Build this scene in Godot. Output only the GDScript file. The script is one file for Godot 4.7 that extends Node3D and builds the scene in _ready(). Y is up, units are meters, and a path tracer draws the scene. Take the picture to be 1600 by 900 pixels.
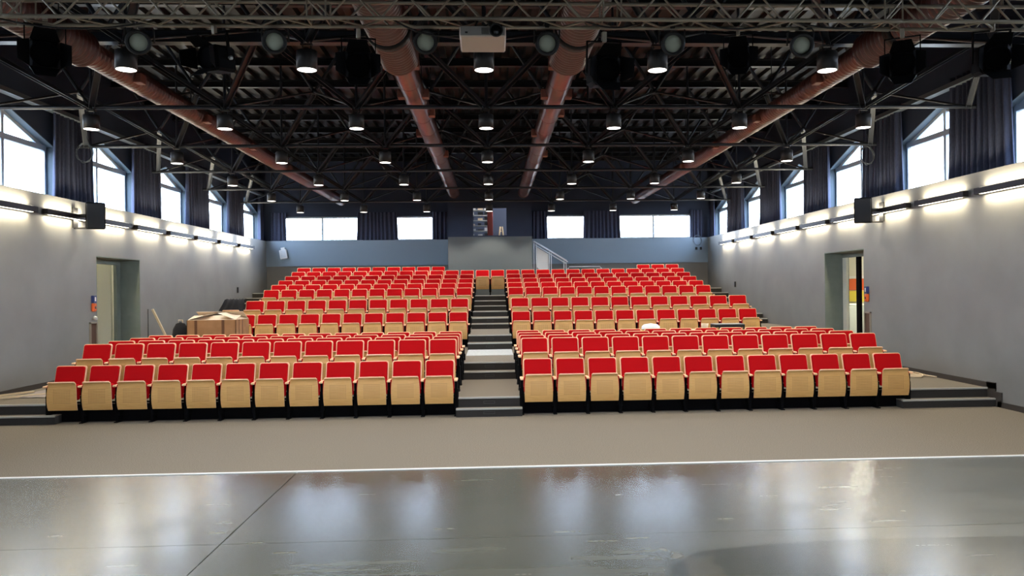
extends Node3D
# A school auditorium seen from its stage: 303 red folding chairs under a black steel space frame.
# D is the distance in front of the camera, so a point is P(x, y, D) = Vector3(x, y, -D).

const P_ := 0.52           # chair pitch
const ORD := ["first", "second", "third", "fourth", "fifth", "sixth", "seventh", "eighth", "ninth", "tenth", "eleventh", "twelfth", "thirteenth"]
const BACKS := [12.3, 13.11, 13.92, 14.73, 15.52, 19.15, 19.92, 23.21, 24.01, 24.8, 25.59, 26.41, 27.2]
const LEVELS := [0.0, 0.28, 0.28, 0.28, 0.28, 0.56, 0.888, 1.17, 1.324, 1.47, 1.62, 1.779, 1.939]
const WX := 8.15           # inner face of the lower side walls
const UX := 8.40           # inner face of the upper side walls
const OX := 8.62           # outer face of the upper side walls
const GX := 8.58           # plane of the side windows
const BACK := 28.4
const FRONT := -4.0
const LEDGE := 3.83
const ROOF := 6.75
const S := 2.1            # space frame module
const T := 3.343
const D0 := 9.228
const CHORD := 4.96
const NODE := 5.638
const BOOTH := 27.0
const BAY := 3.235

var M := {}
var used := {}
var unit_bar: ArrayMesh
var unit_channel: ArrayMesh
var rng := RandomNumberGenerator.new()


func P(x: float, y: float, d: float) -> Vector3:
	return Vector3(x, y, -d)


# ---------------------------------------------------------------- naming
func numbered(called: String) -> String:
	var n: int = used.get(called, 0)
	used[called] = n + 1
	return called if n == 0 else "%s_%03d" % [called, n]

func thing(called: String, label: String, category: String, at := Vector3.ZERO, group := "", kind := "") -> Node3D:
	var o := Node3D.new()
	o.name = numbered(called)
	add_child(o, true)
	o.position = at
	tag(o, label, category, group, kind)
	return o

func tag(o: Node, label: String, category: String, group := "", kind := "") -> void:
	o.set_meta("label", label)
	o.set_meta("category", category)
	if group: o.set_meta("group", group)
	if kind: o.set_meta("kind", kind)

func mesh_node(called: String, m: Mesh, mat: Material, parent: Node, xf := Transform3D()) -> MeshInstance3D:
	var o := MeshInstance3D.new()
	o.name = numbered(called) if parent == self else called
	o.mesh = m
	o.material_override = mat
	o.transform = xf
	o.cast_shadow = GeometryInstance3D.SHADOW_CASTING_SETTING_ON
	parent.add_child(o, true)
	return o

func put(called: String, st: SurfaceTool, mat: Material, parent: Node, xf := Transform3D()) -> MeshInstance3D:
	st.generate_normals()
	return mesh_node(called, st.commit(), mat, parent, xf)

func struct(called: String, st: SurfaceTool, mat: Material, label: String, category: String) -> MeshInstance3D:
	var o := put(called, st, mat, self)
	tag(o, label, category, "", "structure")
	return o


# ---------------------------------------------------------------- shapes
func mb(smooth := false) -> SurfaceTool:
	var st := SurfaceTool.new()
	st.begin(Mesh.PRIMITIVE_TRIANGLES)
	st.set_smooth_group(0 if smooth else -1)
	return st

# a triangle whose front looks away from c
func tri(st: SurfaceTool, a: Vector3, b: Vector3, d: Vector3, c: Vector3) -> void:
	var n := (b - a).cross(d - a)
	var flip := n.dot((a + b + d) / 3.0 - c) > 0.0
	for p in ([a, d, b] if flip else [a, b, d]):
		st.add_vertex(p)

func quad(st: SurfaceTool, a: Vector3, b: Vector3, c: Vector3, d: Vector3, from: Vector3) -> void:
	tri(st, a, b, c, from)
	tri(st, a, c, d, from)

func box(st: SurfaceTool, lo: Vector3, hi: Vector3, xf := Transform3D()) -> void:
	var v := []
	for i in 8:
		v.append(xf * Vector3(hi.x if i & 1 else lo.x, hi.y if i & 2 else lo.y, hi.z if i & 4 else lo.z))
	var c: Vector3 = xf * ((lo + hi) / 2)
	for f in [[0, 1, 3, 2], [4, 5, 7, 6], [0, 1, 5, 4], [2, 3, 7, 6], [0, 2, 6, 4], [1, 3, 7, 5]]:
		quad(st, v[f[0]], v[f[1]], v[f[2]], v[f[3]], c)

# box given by x range, y range and distance range
func room_box(st: SurfaceTool, x0: float, x1: float, y0: float, y1: float, d0: float, d1: float) -> void:
	box(st, Vector3(minf(x0, x1), y0, -maxf(d0, d1)), Vector3(maxf(x0, x1), y1, -minf(d0, d1)))

# box with chamfered edges
func cbox(st: SurfaceTool, lo: Vector3, hi: Vector3, b: float, xf := Transform3D()) -> void:
	var c := (lo + hi) / 2
	var h := (hi - lo) / 2
	var wc: Vector3 = xf * c
	var vert := func(sx: int, sy: int, sz: int, axis: int) -> Vector3:
		var e := h - Vector3.ONE * b
		e[axis] = h[axis]
		return xf * (c + Vector3(sx * e.x, sy * e.y, sz * e.z))
	for axis in 3:
		var u := (axis + 1) % 3
		var w := (axis + 2) % 3
		for s in [-1, 1]:
			var k := []
			for q in [[-1, -1], [1, -1], [1, 1], [-1, 1]]:
				var g := [0, 0, 0]
				g[axis] = s
				g[u] = q[0]
				g[w] = q[1]
				k.append(vert.call(g[0], g[1], g[2], axis))
			quad(st, k[0], k[1], k[2], k[3], wc)
		for su in [-1, 1]:
			for sw in [-1, 1]:
				var g0 := [0, 0, 0]
				g0[u] = su
				g0[w] = sw
				var g1 := g0.duplicate()
				g0[axis] = -1
				g1[axis] = 1
				quad(st, vert.call(g0[0], g0[1], g0[2], u), vert.call(g1[0], g1[1], g1[2], u), vert.call(g1[0], g1[1], g1[2], w), vert.call(g0[0], g0[1], g0[2], w), wc)
	for i in 8:
		var sx := 1 if i & 1 else -1
		var sy := 1 if i & 2 else -1
		var sz := 1 if i & 4 else -1
		tri(st, vert.call(sx, sy, sz, 0), vert.call(sx, sy, sz, 1), vert.call(sx, sy, sz, 2), wc)

# a convex outline in the xy plane pushed along z from z0 to z1, its front edge chamfered
func slab(st: SurfaceTool, outline: PackedVector2Array, z0: float, z1: float, bevel: float, xf := Transform3D()) -> void:
	var mid := Vector2.ZERO
	for p in outline: mid += p
	mid /= outline.size()
	var c: Vector3 = xf * Vector3(mid.x, mid.y, (z0 + z1) / 2)
	var n := outline.size()
	var small := PackedVector2Array()
	for p in outline:
		small.append(p - (p - mid).normalized() * bevel)
	for i in n:
		var j := (i + 1) % n
		var a := outline[i]
		var b := outline[j]
		quad(st, xf * Vector3(a.x, a.y, z0), xf * Vector3(b.x, b.y, z0), xf * Vector3(b.x, b.y, z1 - bevel), xf * Vector3(a.x, a.y, z1 - bevel), c)
		quad(st, xf * Vector3(a.x, a.y, z1 - bevel), xf * Vector3(b.x, b.y, z1 - bevel), xf * Vector3(small[j].x, small[j].y, z1), xf * Vector3(small[i].x, small[i].y, z1), c)
		tri(st, xf * Vector3(a.x, a.y, z0), xf * Vector3(b.x, b.y, z0), xf * Vector3(mid.x, mid.y, z0), c)
		tri(st, xf * Vector3(small[i].x, small[i].y, z1), xf * Vector3(small[j].x, small[j].y, z1), xf * Vector3(mid.x, mid.y, z1), c)

func rounded(x0: float, x1: float, y0: float, y1: float, top: float, bottom: float) -> PackedVector2Array:
	var out := PackedVector2Array()
	for k in [[x1, y1, -1, -1, top, 0.0], [x0, y1, 1, -1, top, PI / 2], [x0, y0, 1, 1, bottom, PI], [x1, y0, -1, 1, bottom, PI * 1.5]]:
		var r: float = k[4]
		for i in 4:
			var a: float = k[5] + PI / 2 * i / 3.0
			out.append(Vector2(k[0] + k[2] * r, k[1] + k[3] * r) + Vector2(cos(a), sin(a)) * r)
	return out

# a profile of (radius, y) turned about the y axis, open or closed by its own points
func lathe(st: SurfaceTool, profile: Array, n := 20, xf := Transform3D()) -> void:
	for i in profile.size() - 1:
		var p: Vector2 = profile[i]
		var q: Vector2 = profile[i + 1]
		for k in n:
			var a := TAU * k / n
			var b := TAU * (k + 1) / n
			var v0 := Vector3(cos(a) * p.x, p.y, sin(a) * p.x)
			var v1 := Vector3(cos(b) * p.x, p.y, sin(b) * p.x)
			var v2 := Vector3(cos(b) * q.x, q.y, sin(b) * q.x)
			var v3 := Vector3(cos(a) * q.x, q.y, sin(a) * q.x)
			if q.x > 1e-5:
				for w in [v0, v2, v3]: st.add_vertex(xf * w)
			if p.x > 1e-5:
				for w in [v0, v1, v2]: st.add_vertex(xf * w)

# a round tube through points
func tube(st: SurfaceTool, pts: Array, r: float, n := 8) -> void:
	var rings := []
	for i in pts.size():
		var t: Vector3 = (pts[mini(i + 1, pts.size() - 1)] - pts[maxi(i - 1, 0)]).normalized()
		var side := t.cross(Vector3.UP if absf(t.y) < 0.9 else Vector3.RIGHT).normalized()
		var up := side.cross(t)
		var ring := []
		for k in n:
			ring.append(pts[i] + (side * cos(TAU * k / n) + up * sin(TAU * k / n)) * r)
		rings.append(ring)
	for i in pts.size() - 1:
		var c: Vector3 = (pts[i] + pts[i + 1]) / 2
		for k in n:
			quad(st, rings[i][k], rings[i][(k + 1) % n], rings[i + 1][(k + 1) % n], rings[i + 1][k], c)
	for e in [0, pts.size() - 1]:
		var inner: Vector3 = pts[1] if e == 0 else pts[e - 1]
		for k in n: tri(st, rings[e][k], rings[e][(k + 1) % n], pts[e], inner)

func bar_xf(a: Vector3, b: Vector3, r: float) -> Transform3D:
	var y := b - a
	var t := y.normalized()
	var x := t.cross(Vector3.UP if absf(t.y) < 0.9 else Vector3.RIGHT).normalized()
	return Transform3D(Basis(x * r, y, x.cross(t) * r), a)

# one steel bar as a part: all bars share the same unit cylinder
func bar(called: String, a: Vector3, b: Vector3, r: float, mat: Material, parent: Node) -> MeshInstance3D:
	return mesh_node(called, unit_bar, mat, parent, bar_xf(a, b, r))


# ---------------------------------------------------------------- materials
func mat(c: Color, rough := 0.8, metal := 0.0) -> StandardMaterial3D:
	var m := StandardMaterial3D.new()
	m.albedo_color = c
	m.roughness = rough
	m.metallic = metal
	return m

func noise_tex(freq: float, octaves: int, lo: Color, hi: Color, size := 512, sd := 1, kind := FastNoiseLite.TYPE_SIMPLEX_SMOOTH) -> NoiseTexture2D:
	var f := FastNoiseLite.new()
	f.noise_type = kind
	f.frequency = freq
	f.fractal_octaves = octaves
	f.seed = sd
	var g := Gradient.new()
	g.set_color(0, lo)
	g.set_color(1, hi)
	var t := NoiseTexture2D.new()
	t.width = size
	t.height = size
	t.seamless = true
	t.noise = f
	t.color_ramp = g
	return t

func tri_tex(m: StandardMaterial3D, t: Texture2D, scale: Vector3, world := false) -> StandardMaterial3D:
	m.albedo_texture = t
	m.uv1_triplanar = true
	m.uv1_world_triplanar = world
	m.uv1_scale = scale
	return m

func glow(c: Color, e: float) -> StandardMaterial3D:
	var m := mat(c, 0.5)
	m.emission_enabled = true
	m.emission = c
	m.emission_energy_multiplier = e
	return m

func c8(r: int, g: int, b: int) -> Color:
	return Color8(r, g, b)

# beech veneer, with or without the drilled field of the seat
func veneer(drilled: bool, sd: int) -> ImageTexture:
	var w := 256
	var f := FastNoiseLite.new()
	f.frequency = 0.02
	f.fractal_octaves = 4
	f.seed = sd
	var im := Image.create(w, w, false, Image.FORMAT_RGB8)
	var a := c8(230, 182, 112)
	var b := c8(210, 158, 88)
	for y in w:
		for x in w:
			var n := f.get_noise_2d(x * 0.35, y * 5.0) * 0.5 + 0.5
			var c := a.lerp(b, clampf(n, 0, 1))
			if drilled:
				var u := x / 256.0 * 19.0
				var v := y / 256.0 * 17.0
				if u > 4 and u < 15 and v > 4 and v < 13:
					var q := Vector2(u - floorf(u) - 0.5, v - floorf(v) - 0.5).length()
					if q < 0.25: c = c8(166, 120, 69)
			im.set_pixel(x, y, c)
	return ImageTexture.create_from_image(im)

func stage_texture() -> Array:
	var w := 1024
	var h := 512
	var f := FastNoiseLite.new()
	f.seed = 5
	f.frequency = 0.01
	f.fractal_octaves = 5
	var g := FastNoiseLite.new()
	g.seed = 9
	g.frequency = 0.012
	g.fractal_octaves = 4
	var im := Image.create(w, h, false, Image.FORMAT_RGB8)
	var ro := Image.create(w, h, false, Image.FORMAT_RGB8)
	for y in h:
		var d := 8.6 - y / 512.0 * 8.0
		for x in w:
			var px := (x / 1024.0 - 0.5) * 16.0
			var s := f.get_noise_2d(x * 0.6, y * 9.0)        # brushed across
			var b := g.get_noise_2d(x, y * 1.4)
			var v := 0.5 + 0.34 * s + 0.20 * b
			var c := c8(78, 81, 73).lerp(c8(92, 94, 84), clampf(v, 0, 1))
			# a darker rounded area with an uneven edge
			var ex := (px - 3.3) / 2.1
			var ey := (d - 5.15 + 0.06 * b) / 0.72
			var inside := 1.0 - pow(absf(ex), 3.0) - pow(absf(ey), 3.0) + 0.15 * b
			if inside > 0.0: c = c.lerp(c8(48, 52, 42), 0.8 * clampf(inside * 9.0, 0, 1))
			if absf(px - 1.5 + 0.12 * b) < 0.13 + 0.06 * s and d < 5.68 + 0.25 * b: c = c.lerp(c8(112, 106, 92), 0.4)   # a patch of bare board
			im.set_pixel(x, y, c)
			var r := clampf(0.25 + 0.02 * s + 0.03 * b, 0.1, 1)
			ro.set_pixel(x, y, Color(r, r, r))
	var k := RandomNumberGenerator.new()
	k.seed = 3
	for i in 170:                                             # scuffs and chips
		var sx := k.randi_range(100, w - 130)
		var sy := k.randi_range(0, h - 4)
		var light := k.randf() < 0.62
		var len := k.randi_range(3, 20) if light else k.randi_range(1, 5)
		for j in len:
			var yy := mini(h - 1, sy + int(j * k.randf_range(-0.05, 0.12)))
			if k.randf() < 0.75: im.set_pixel(sx + j, yy, c8(118, 117, 105) if light else c8(60, 60, 54))
	return [ImageTexture.create_from_image(im), ImageTexture.create_from_image(ro)]

func make_materials() -> void:
	M.carpet = tri_tex(mat(Color.WHITE, 1.0), noise_tex(0.22, 3, c8(70, 64, 53), c8(162, 152, 134), 512, 2), Vector3.ONE * 0.75, true)
	M.riser = tri_tex(mat(Color.WHITE, 1.0), noise_tex(0.22, 3, c8(38, 36, 33), c8(60, 56, 52), 256, 2), Vector3.ONE * 1.6, true)
	M.pale_strip = tri_tex(mat(Color.WHITE, 0.7), noise_tex(0.1, 3, c8(168, 172, 172), c8(196, 200, 200), 128, 4), Vector3.ONE, true)
	M.wall = tri_tex(mat(Color.WHITE, 0.55), noise_tex(0.012, 4, c8(126, 125, 121), c8(139, 138, 133), 512, 7), Vector3.ONE * 0.12, true)
	M.wall_dark = tri_tex(mat(Color.WHITE, 0.8), noise_tex(0.012, 4, c8(32, 43, 64), c8(40, 52, 75), 256, 8), Vector3.ONE * 0.2, true)
	M.wall_low = tri_tex(mat(Color.WHITE, 0.6), noise_tex(0.012, 4, c8(104, 101, 96), c8(114, 111, 105), 256, 8), Vector3.ONE * 0.2, true)
	M.booth_wall = mat(c8(92, 98, 97), 0.6)
	M.panel = mat(c8(128, 144, 156), 0.6)  # end wall grey tinted paler and bluer: veiling glare painted into the colour
	M.roof = mat(c8(9, 9, 12), 0.45, 0.1)
	M.roof.metallic_specular = 0.35
	M.steel = mat(c8(50, 55, 64), 0.36, 0.35)
	M.purlin = mat(c8(26, 26, 30), 0.35, 0.3)
	M.alu = mat(c8(154, 145, 128), 0.45, 0.35)
	M.chrome = mat(c8(190, 190, 188), 0.35, 0.45)
	M.black = mat(c8(15, 15, 17), 0.6)
	M.soot = mat(c8(8, 8, 10), 0.8)
	M.soot.metallic_specular = 0.2
	M.skirt = mat(c8(15, 14, 15), 1.0)
	M.skirt.metallic_specular = 0.2
	M.black_gloss = mat(c8(14, 14, 16), 0.25)
	M.lamp_body = mat(c8(44, 44, 46), 0.45, 0.2)
	M.bar_body = mat(c8(48, 42, 42), 0.5, 0.2)
	M.duct = tri_tex(mat(Color.WHITE, 0.3, 0.15), noise_tex(0.02, 3, c8(88, 52, 48), c8(106, 64, 58), 256, 3), Vector3.ONE, true)
	M.duct.clearcoat_enabled = true
	M.duct.clearcoat = 0.7
	M.duct.clearcoat_roughness = 0.18
	M.duct_flat = mat(c8(132, 82, 70), 0.5, 0.1)
	M.red = tri_tex(mat(Color.WHITE, 0.9), noise_tex(0.3, 2, c8(166, 15, 20), c8(186, 21, 26), 128, 6), Vector3.ONE * 5)
	M.red.metallic_specular = 0.15
	M.edge = mat(c8(252, 206, 160), 0.45)
	for k in 3:
		var w := tri_tex(mat(Color.WHITE, 0.5), veneer(false, 11 + k), Vector3(2.2, 2.2, 2.2))
		M["wood%d" % k] = w
		var d := mat(Color.WHITE, 0.5)
		d.albedo_texture = veneer(true, 21 + k)
		M["seat%d" % k] = d
	M.nosing = mat(c8(176, 174, 166), 0.45, 0.2)
	M.curtain = tri_tex(mat(Color.WHITE, 0.9), noise_tex(0.05, 3, c8(46, 52, 72), c8(62, 68, 90), 256, 12), Vector3(3, 1, 3))
	M.frame = mat(c8(186, 196, 202), 0.5)
	M.rail = mat(c8(84, 93, 102), 0.5)
	M.lit_reveal = mat(c8(72, 86, 97), 0.7)  # paler than the upper wall: window light on the reveal put into the colour
	M.glass = mat(Color(0.9, 0.95, 1.0, 0.06), 0.05)
	M.glass.transparency = BaseMaterial3D.TRANSPARENCY_ALPHA
	M.lens = mat(c8(168, 174, 156), 0.6)
	M.projector = mat(c8(206, 188, 172), 0.5)
	M.projector_front = mat(c8(150, 146, 140), 0.5)
	M.card = tri_tex(mat(Color.WHITE, 0.9), noise_tex(0.03, 3, c8(160, 116, 76), c8(176, 130, 88), 128, 14), Vector3.ONE)
	M.card_in = mat(c8(226, 206, 180), 0.9)
	M.tape = mat(c8(104, 66, 36), 0.4)
	M.cloth_black = mat(c8(26, 26, 30), 0.95)
	M.cream = mat(c8(222, 220, 204), 0.7)
	M.white = mat(c8(232, 232, 228), 0.5)
	M.beige = mat(c8(222, 200, 168), 0.6)
	M.blue = mat(c8(36, 50, 104), 0.5)
	M.orange = mat(c8(222, 96, 36), 0.5)
	M.yellow = mat(c8(232, 216, 84), 0.6)
	M.brown = mat(c8(88, 62, 44), 0.6)
	M.pale_wood = mat(c8(206, 186, 150), 0.6)
	M.grey_cloth = mat(c8(150, 140, 134), 0.95)
	M.base = mat(c8(62, 57, 52), 0.5)
	M.reveal = tri_tex(mat(Color.WHITE, 0.7), noise_tex(0.02, 3, c8(108, 118, 110), c8(120, 128, 120), 128, 15), Vector3.ONE, true)
	M.perforated = mat(c8(168, 160, 150), 0.3, 0.8)
	M.bulb = glow(c8(255, 250, 240), 5.0)
	M.strip = glow(c8(255, 246, 222), 4.0)
	M.brick = mat(c8(206, 168, 152), 0.9)
	M.booth = mat(c8(76, 84, 104), 0.8)
	var cyl := mb(true)
	lathe(cyl, [Vector2(1, 0), Vector2(1, 1)], 10)
	cyl.set_smooth_group(-1)
	lathe(cyl, [Vector2(0, 0), Vector2(1, 0)], 10)
	lathe(cyl, [Vector2(1, 1), Vector2(0, 1)], 10)
	cyl.generate_normals()
	unit_bar = cyl.commit()
	var ch := mb()                       # a steel channel, open below
	box(ch, Vector3(-1, 0, 0), Vector3(1, 1, 0.12))
	box(ch, Vector3(-1, 0, -1), Vector3(-0.84, 1, 0))
	box(ch, Vector3(0.84, 0, -1), Vector3(1, 1, 0))
	ch.generate_normals()
	unit_channel = ch.commit()


# ---------------------------------------------------------------- the place
func _ready() -> void:
	rng.seed = 17
	var cam := Camera3D.new()
	cam.name = "camera"
	add_child(cam)
	cam.position = Vector3(0.068, 1.98, 0)
	cam.rotation = Vector3(0.0011, -0.0454, -0.0117)
	cam.projection = Camera3D.PROJECTION_FRUSTUM
	cam.near = 0.1
	cam.far = 400.0
	cam.size = 0.1 * 900.0 / 1200.0
	cam.frustum_offset = Vector2(-0.1 * 23.6 / 1200.0, 0)
	cam.current = true
	var env := Environment.new()
	env.background_mode = Environment.BG_SKY
	var sm := ProceduralSkyMaterial.new()
	sm.sky_top_color = c8(196, 220, 255)
	sm.sky_horizon_color = c8(220, 236, 255)
	sm.ground_horizon_color = c8(226, 232, 238)
	sm.ground_bottom_color = c8(150, 154, 158)
	sm.sky_energy_multiplier = 4.3
	sm.ground_energy_multiplier = 2.0
	sm.sun_angle_max = 1.0
	var sky := Sky.new()
	sky.sky_material = sm
	env.sky = sky
	env.ambient_light_source = Environment.AMBIENT_SOURCE_DISABLED
	env.tonemap_mode = Environment.TONE_MAPPER_LINEAR
	env.tonemap_exposure = 1.0
	env.sdfgi_enabled = true
	env.ssao_enabled = true
	env.ssil_enabled = true
	var we := WorldEnvironment.new()
	we.name = "environment"
	we.environment = env
	add_child(we)
	make_materials()
	shell()
	windows()
	floors()
	space_frame()
	ducts()
	downlights()
	wall_lights()
	seats()
	curtains()
	truss()
	stage_lights()
	doors()
	back_wall_things()
	loose_things()


func shell() -> void:
	for s in [-1, 1]:
		var side := "left" if s < 0 else "right"
		var lo := mb()
		room_box(lo, s * WX, s * OX, -0.3, LEDGE, FRONT, 16.35)
		room_box(lo, s * WX, s * OX, -0.3, LEDGE, 18.34, BACK + 0.3)
		room_box(lo, s * WX, s * OX, 2.77, LEDGE, 16.35, 18.34)
		room_box(lo, s * WX, s * OX, -0.3, 0.555, 16.35, 18.34)
		var w := struct("wall_" + side, lo, M.wall, "matt grey painted %s side wall below the window ledge" % side, "wall")
		# upper wall: piers and gable-shaped openings
		var up := mb()
		var edges := [FRONT]
		for k in range(-3, 5):
			var c := 13.96 + BAY * k
			room_box(up, s * UX, s * OX, LEDGE, ROOF + 0.3, edges[-1], c - 1.36)
			edges.append(c + 1.36)
			for h in [-1, 1]:
				var a := [P(s * UX, 4.84, c + h * 1.36), P(s * UX, 5.29, c), P(s * UX, ROOF + 0.3, c), P(s * UX, ROOF + 0.3, c + h * 1.36)]
				var off := Vector3(s * (OX - UX), 0, 0)
				var mid: Vector3 = (a[0] + a[1] + a[2] + a[3]) / 4 + off / 2
				quad(up, a[0], a[1], a[2], a[3], mid)
				quad(up, a[0] + off, a[1] + off, a[2] + off, a[3] + off, mid)
				for i in 4: quad(up, a[i], a[(i + 1) % 4], a[(i + 1) % 4] + off, a[i] + off, mid)
		room_box(up, s * UX, s * OX, LEDGE, ROOF + 0.3, minf(edges[-1], BACK + 0.29), BACK + 0.3)
		put("upper_wall", up, M.wall_dark, w)
		var b := mb()
		var runs := [[FRONT, 11.95, 0.0], [12.0, 14.6, 0.28], [14.6, 16.3, 0.28], [18.4, 22.1, 0.56]]
		for r in runs:
			room_box(b, s * (WX - 0.02), s * (WX + 0.01), r[2], r[2] + 0.09, r[0], r[1])
		room_box(b, s * (WX - 0.02), s * (WX + 0.01), 0.13, 0.38, 12.0, 12.22)
		room_box(b, s * (WX - 0.02), s * (WX + 0.01), 0.0, 0.24, 11.85, 12.0)
		struct("baseboard_" + side, b, M.base, "brown skirting board along the foot of the %s wall" % side, "skirting")
		# curtain rail
		var r2 := mb()
		room_box(r2, s * 8.17, s * 8.32, 5.45, 5.53, 9.0, BACK - 0.05)
		struct("trim_%d" % (1 if s < 0 else 2), r2, M.rail, "grey metal curtain rail running above the windows on the %s wall" % side, "rail")
	# end wall with the booth and the four window openings
	var bw := mb()
	room_box(bw, -8.75, -1.53, -0.3, LEDGE, BACK + 0.06, BACK + 0.4)
	room_box(bw, 1.57, 8.75, -0.3, LEDGE, BACK + 0.06, BACK + 0.4)
	var wb := struct("wall_back", bw, M.wall_low, "brownish grey lower end wall behind the last row", "wall")
	var pn := mb()
	room_box(pn, -WX, -1.53, 2.90, LEDGE, BACK, BACK + 0.4)
	room_box(pn, 1.57, WX, 2.90, LEDGE, BACK, BACK + 0.4)
	put("wall_panel", pn, M.panel, wb)
	var ub := mb()
	var holes := [[-7.66, -4.68], [-3.52, -2.0], [-1.40, 1.42], [2.04, 3.58], [4.72, 7.6]]
	var x0 := -8.75
	for hh in holes:
		room_box(ub, x0, hh[0], LEDGE, ROOF + 0.3, BACK + 0.2, BACK + 0.45)
		if hh[1] != 1.42: room_box(ub, hh[0], hh[1], 4.72, ROOF + 0.3, BACK + 0.2, BACK + 0.45)
		x0 = hh[1]
	room_box(ub, x0, 8.75, LEDGE, ROOF + 0.3, BACK + 0.2, BACK + 0.45)
	put("upper_wall", ub, M.wall_dark, wb)
	var bo := mb()
	room_box(bo, -1.46, 1.49, -0.3, LEDGE, BOOTH, BOOTH + 0.15)
	for h in [-1.46, 1.39]: room_box(bo, h, h + 0.10, -0.3, LEDGE, BOOTH + 0.15, BACK + 0.45)
	put("booth_wall", bo, M.booth_wall, wb)
	var bu := mb()
	room_box(bu, -1.46, -0.57, LEDGE, ROOF, BOOTH, BOOTH + 0.15)
	room_box(bu, 0.60, 1.49, LEDGE, ROOF, BOOTH, BOOTH + 0.15)
	room_box(bu, -0.57, 0.60, LEDGE, 3.87, BOOTH, BOOTH + 0.15)
	room_box(bu, -0.57, 0.60, 4.84, ROOF, BOOTH, BOOTH + 0.15)
	for h in [-1.46, 1.39]: room_box(bu, h, h + 0.10, LEDGE, ROOF, BOOTH + 0.15, BACK + 0.45)
	put("booth_upper_wall", bu, M.wall_dark, wb)
	var fw := mb()
	room_box(fw, -8.75, 8.75, -0.3, 2.9, FRONT - 0.3, FRONT)
	room_box(fw, -8.75, 8.75, 4.0, ROOF + 0.3, FRONT - 0.3, FRONT)
	room_box(fw, -8.75, -5.6, 2.9, 4.0, FRONT - 0.3, FRONT)
	room_box(fw, 5.6, 8.75, 2.9, 4.0, FRONT - 0.3, FRONT)
	struct("wall_stage", fw, M.wall, "grey wall at the rear of the stage", "wall")
	# roof: trapezoidal steel deck on purlins
	var deck := mb()
	var x := -8.8
	while x < 8.7:
		for seg in [[0.0, 0.0, 0.12, 0.0], [0.12, 0.0, 0.16, 0.07], [0.16, 0.07, 0.28, 0.07], [0.28, 0.07, 0.32, 0.0]]:
			quad(deck, P(x + seg[0], ROOF + seg[1], FRONT), P(x + seg[2], ROOF + seg[3], FRONT), P(x + seg[2], ROOF + seg[3], BACK + 0.3), P(x + seg[0], ROOF + seg[1], BACK + 0.3), Vector3(x, 40, -12))
		x += 0.32
	room_box(deck, -8.8, 8.8, ROOF + 0.09, ROOF + 0.3, FRONT, BACK + 0.3)
	var ce := struct("ceiling", deck, M.roof, "dark ribbed steel roof deck above the space frame", "ceiling")
	for k in 14:
		var d := D0 - T / 2 + k * T / 2
		if d > BACK: break
		var pm := mb()
		room_box(pm, -8.4, 8.4, ROOF - 0.16, ROOF - 0.14, d - 0.06, d + 0.06)
		room_box(pm, -8.4, 8.4, ROOF - 0.02, ROOF, d - 0.06, d + 0.06)
		room_box(pm, -8.4, 8.4, ROOF - 0.14, ROOF - 0.02, d - 0.008, d + 0.008)
		put("purlin", pm, M.purlin, ce)


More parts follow.
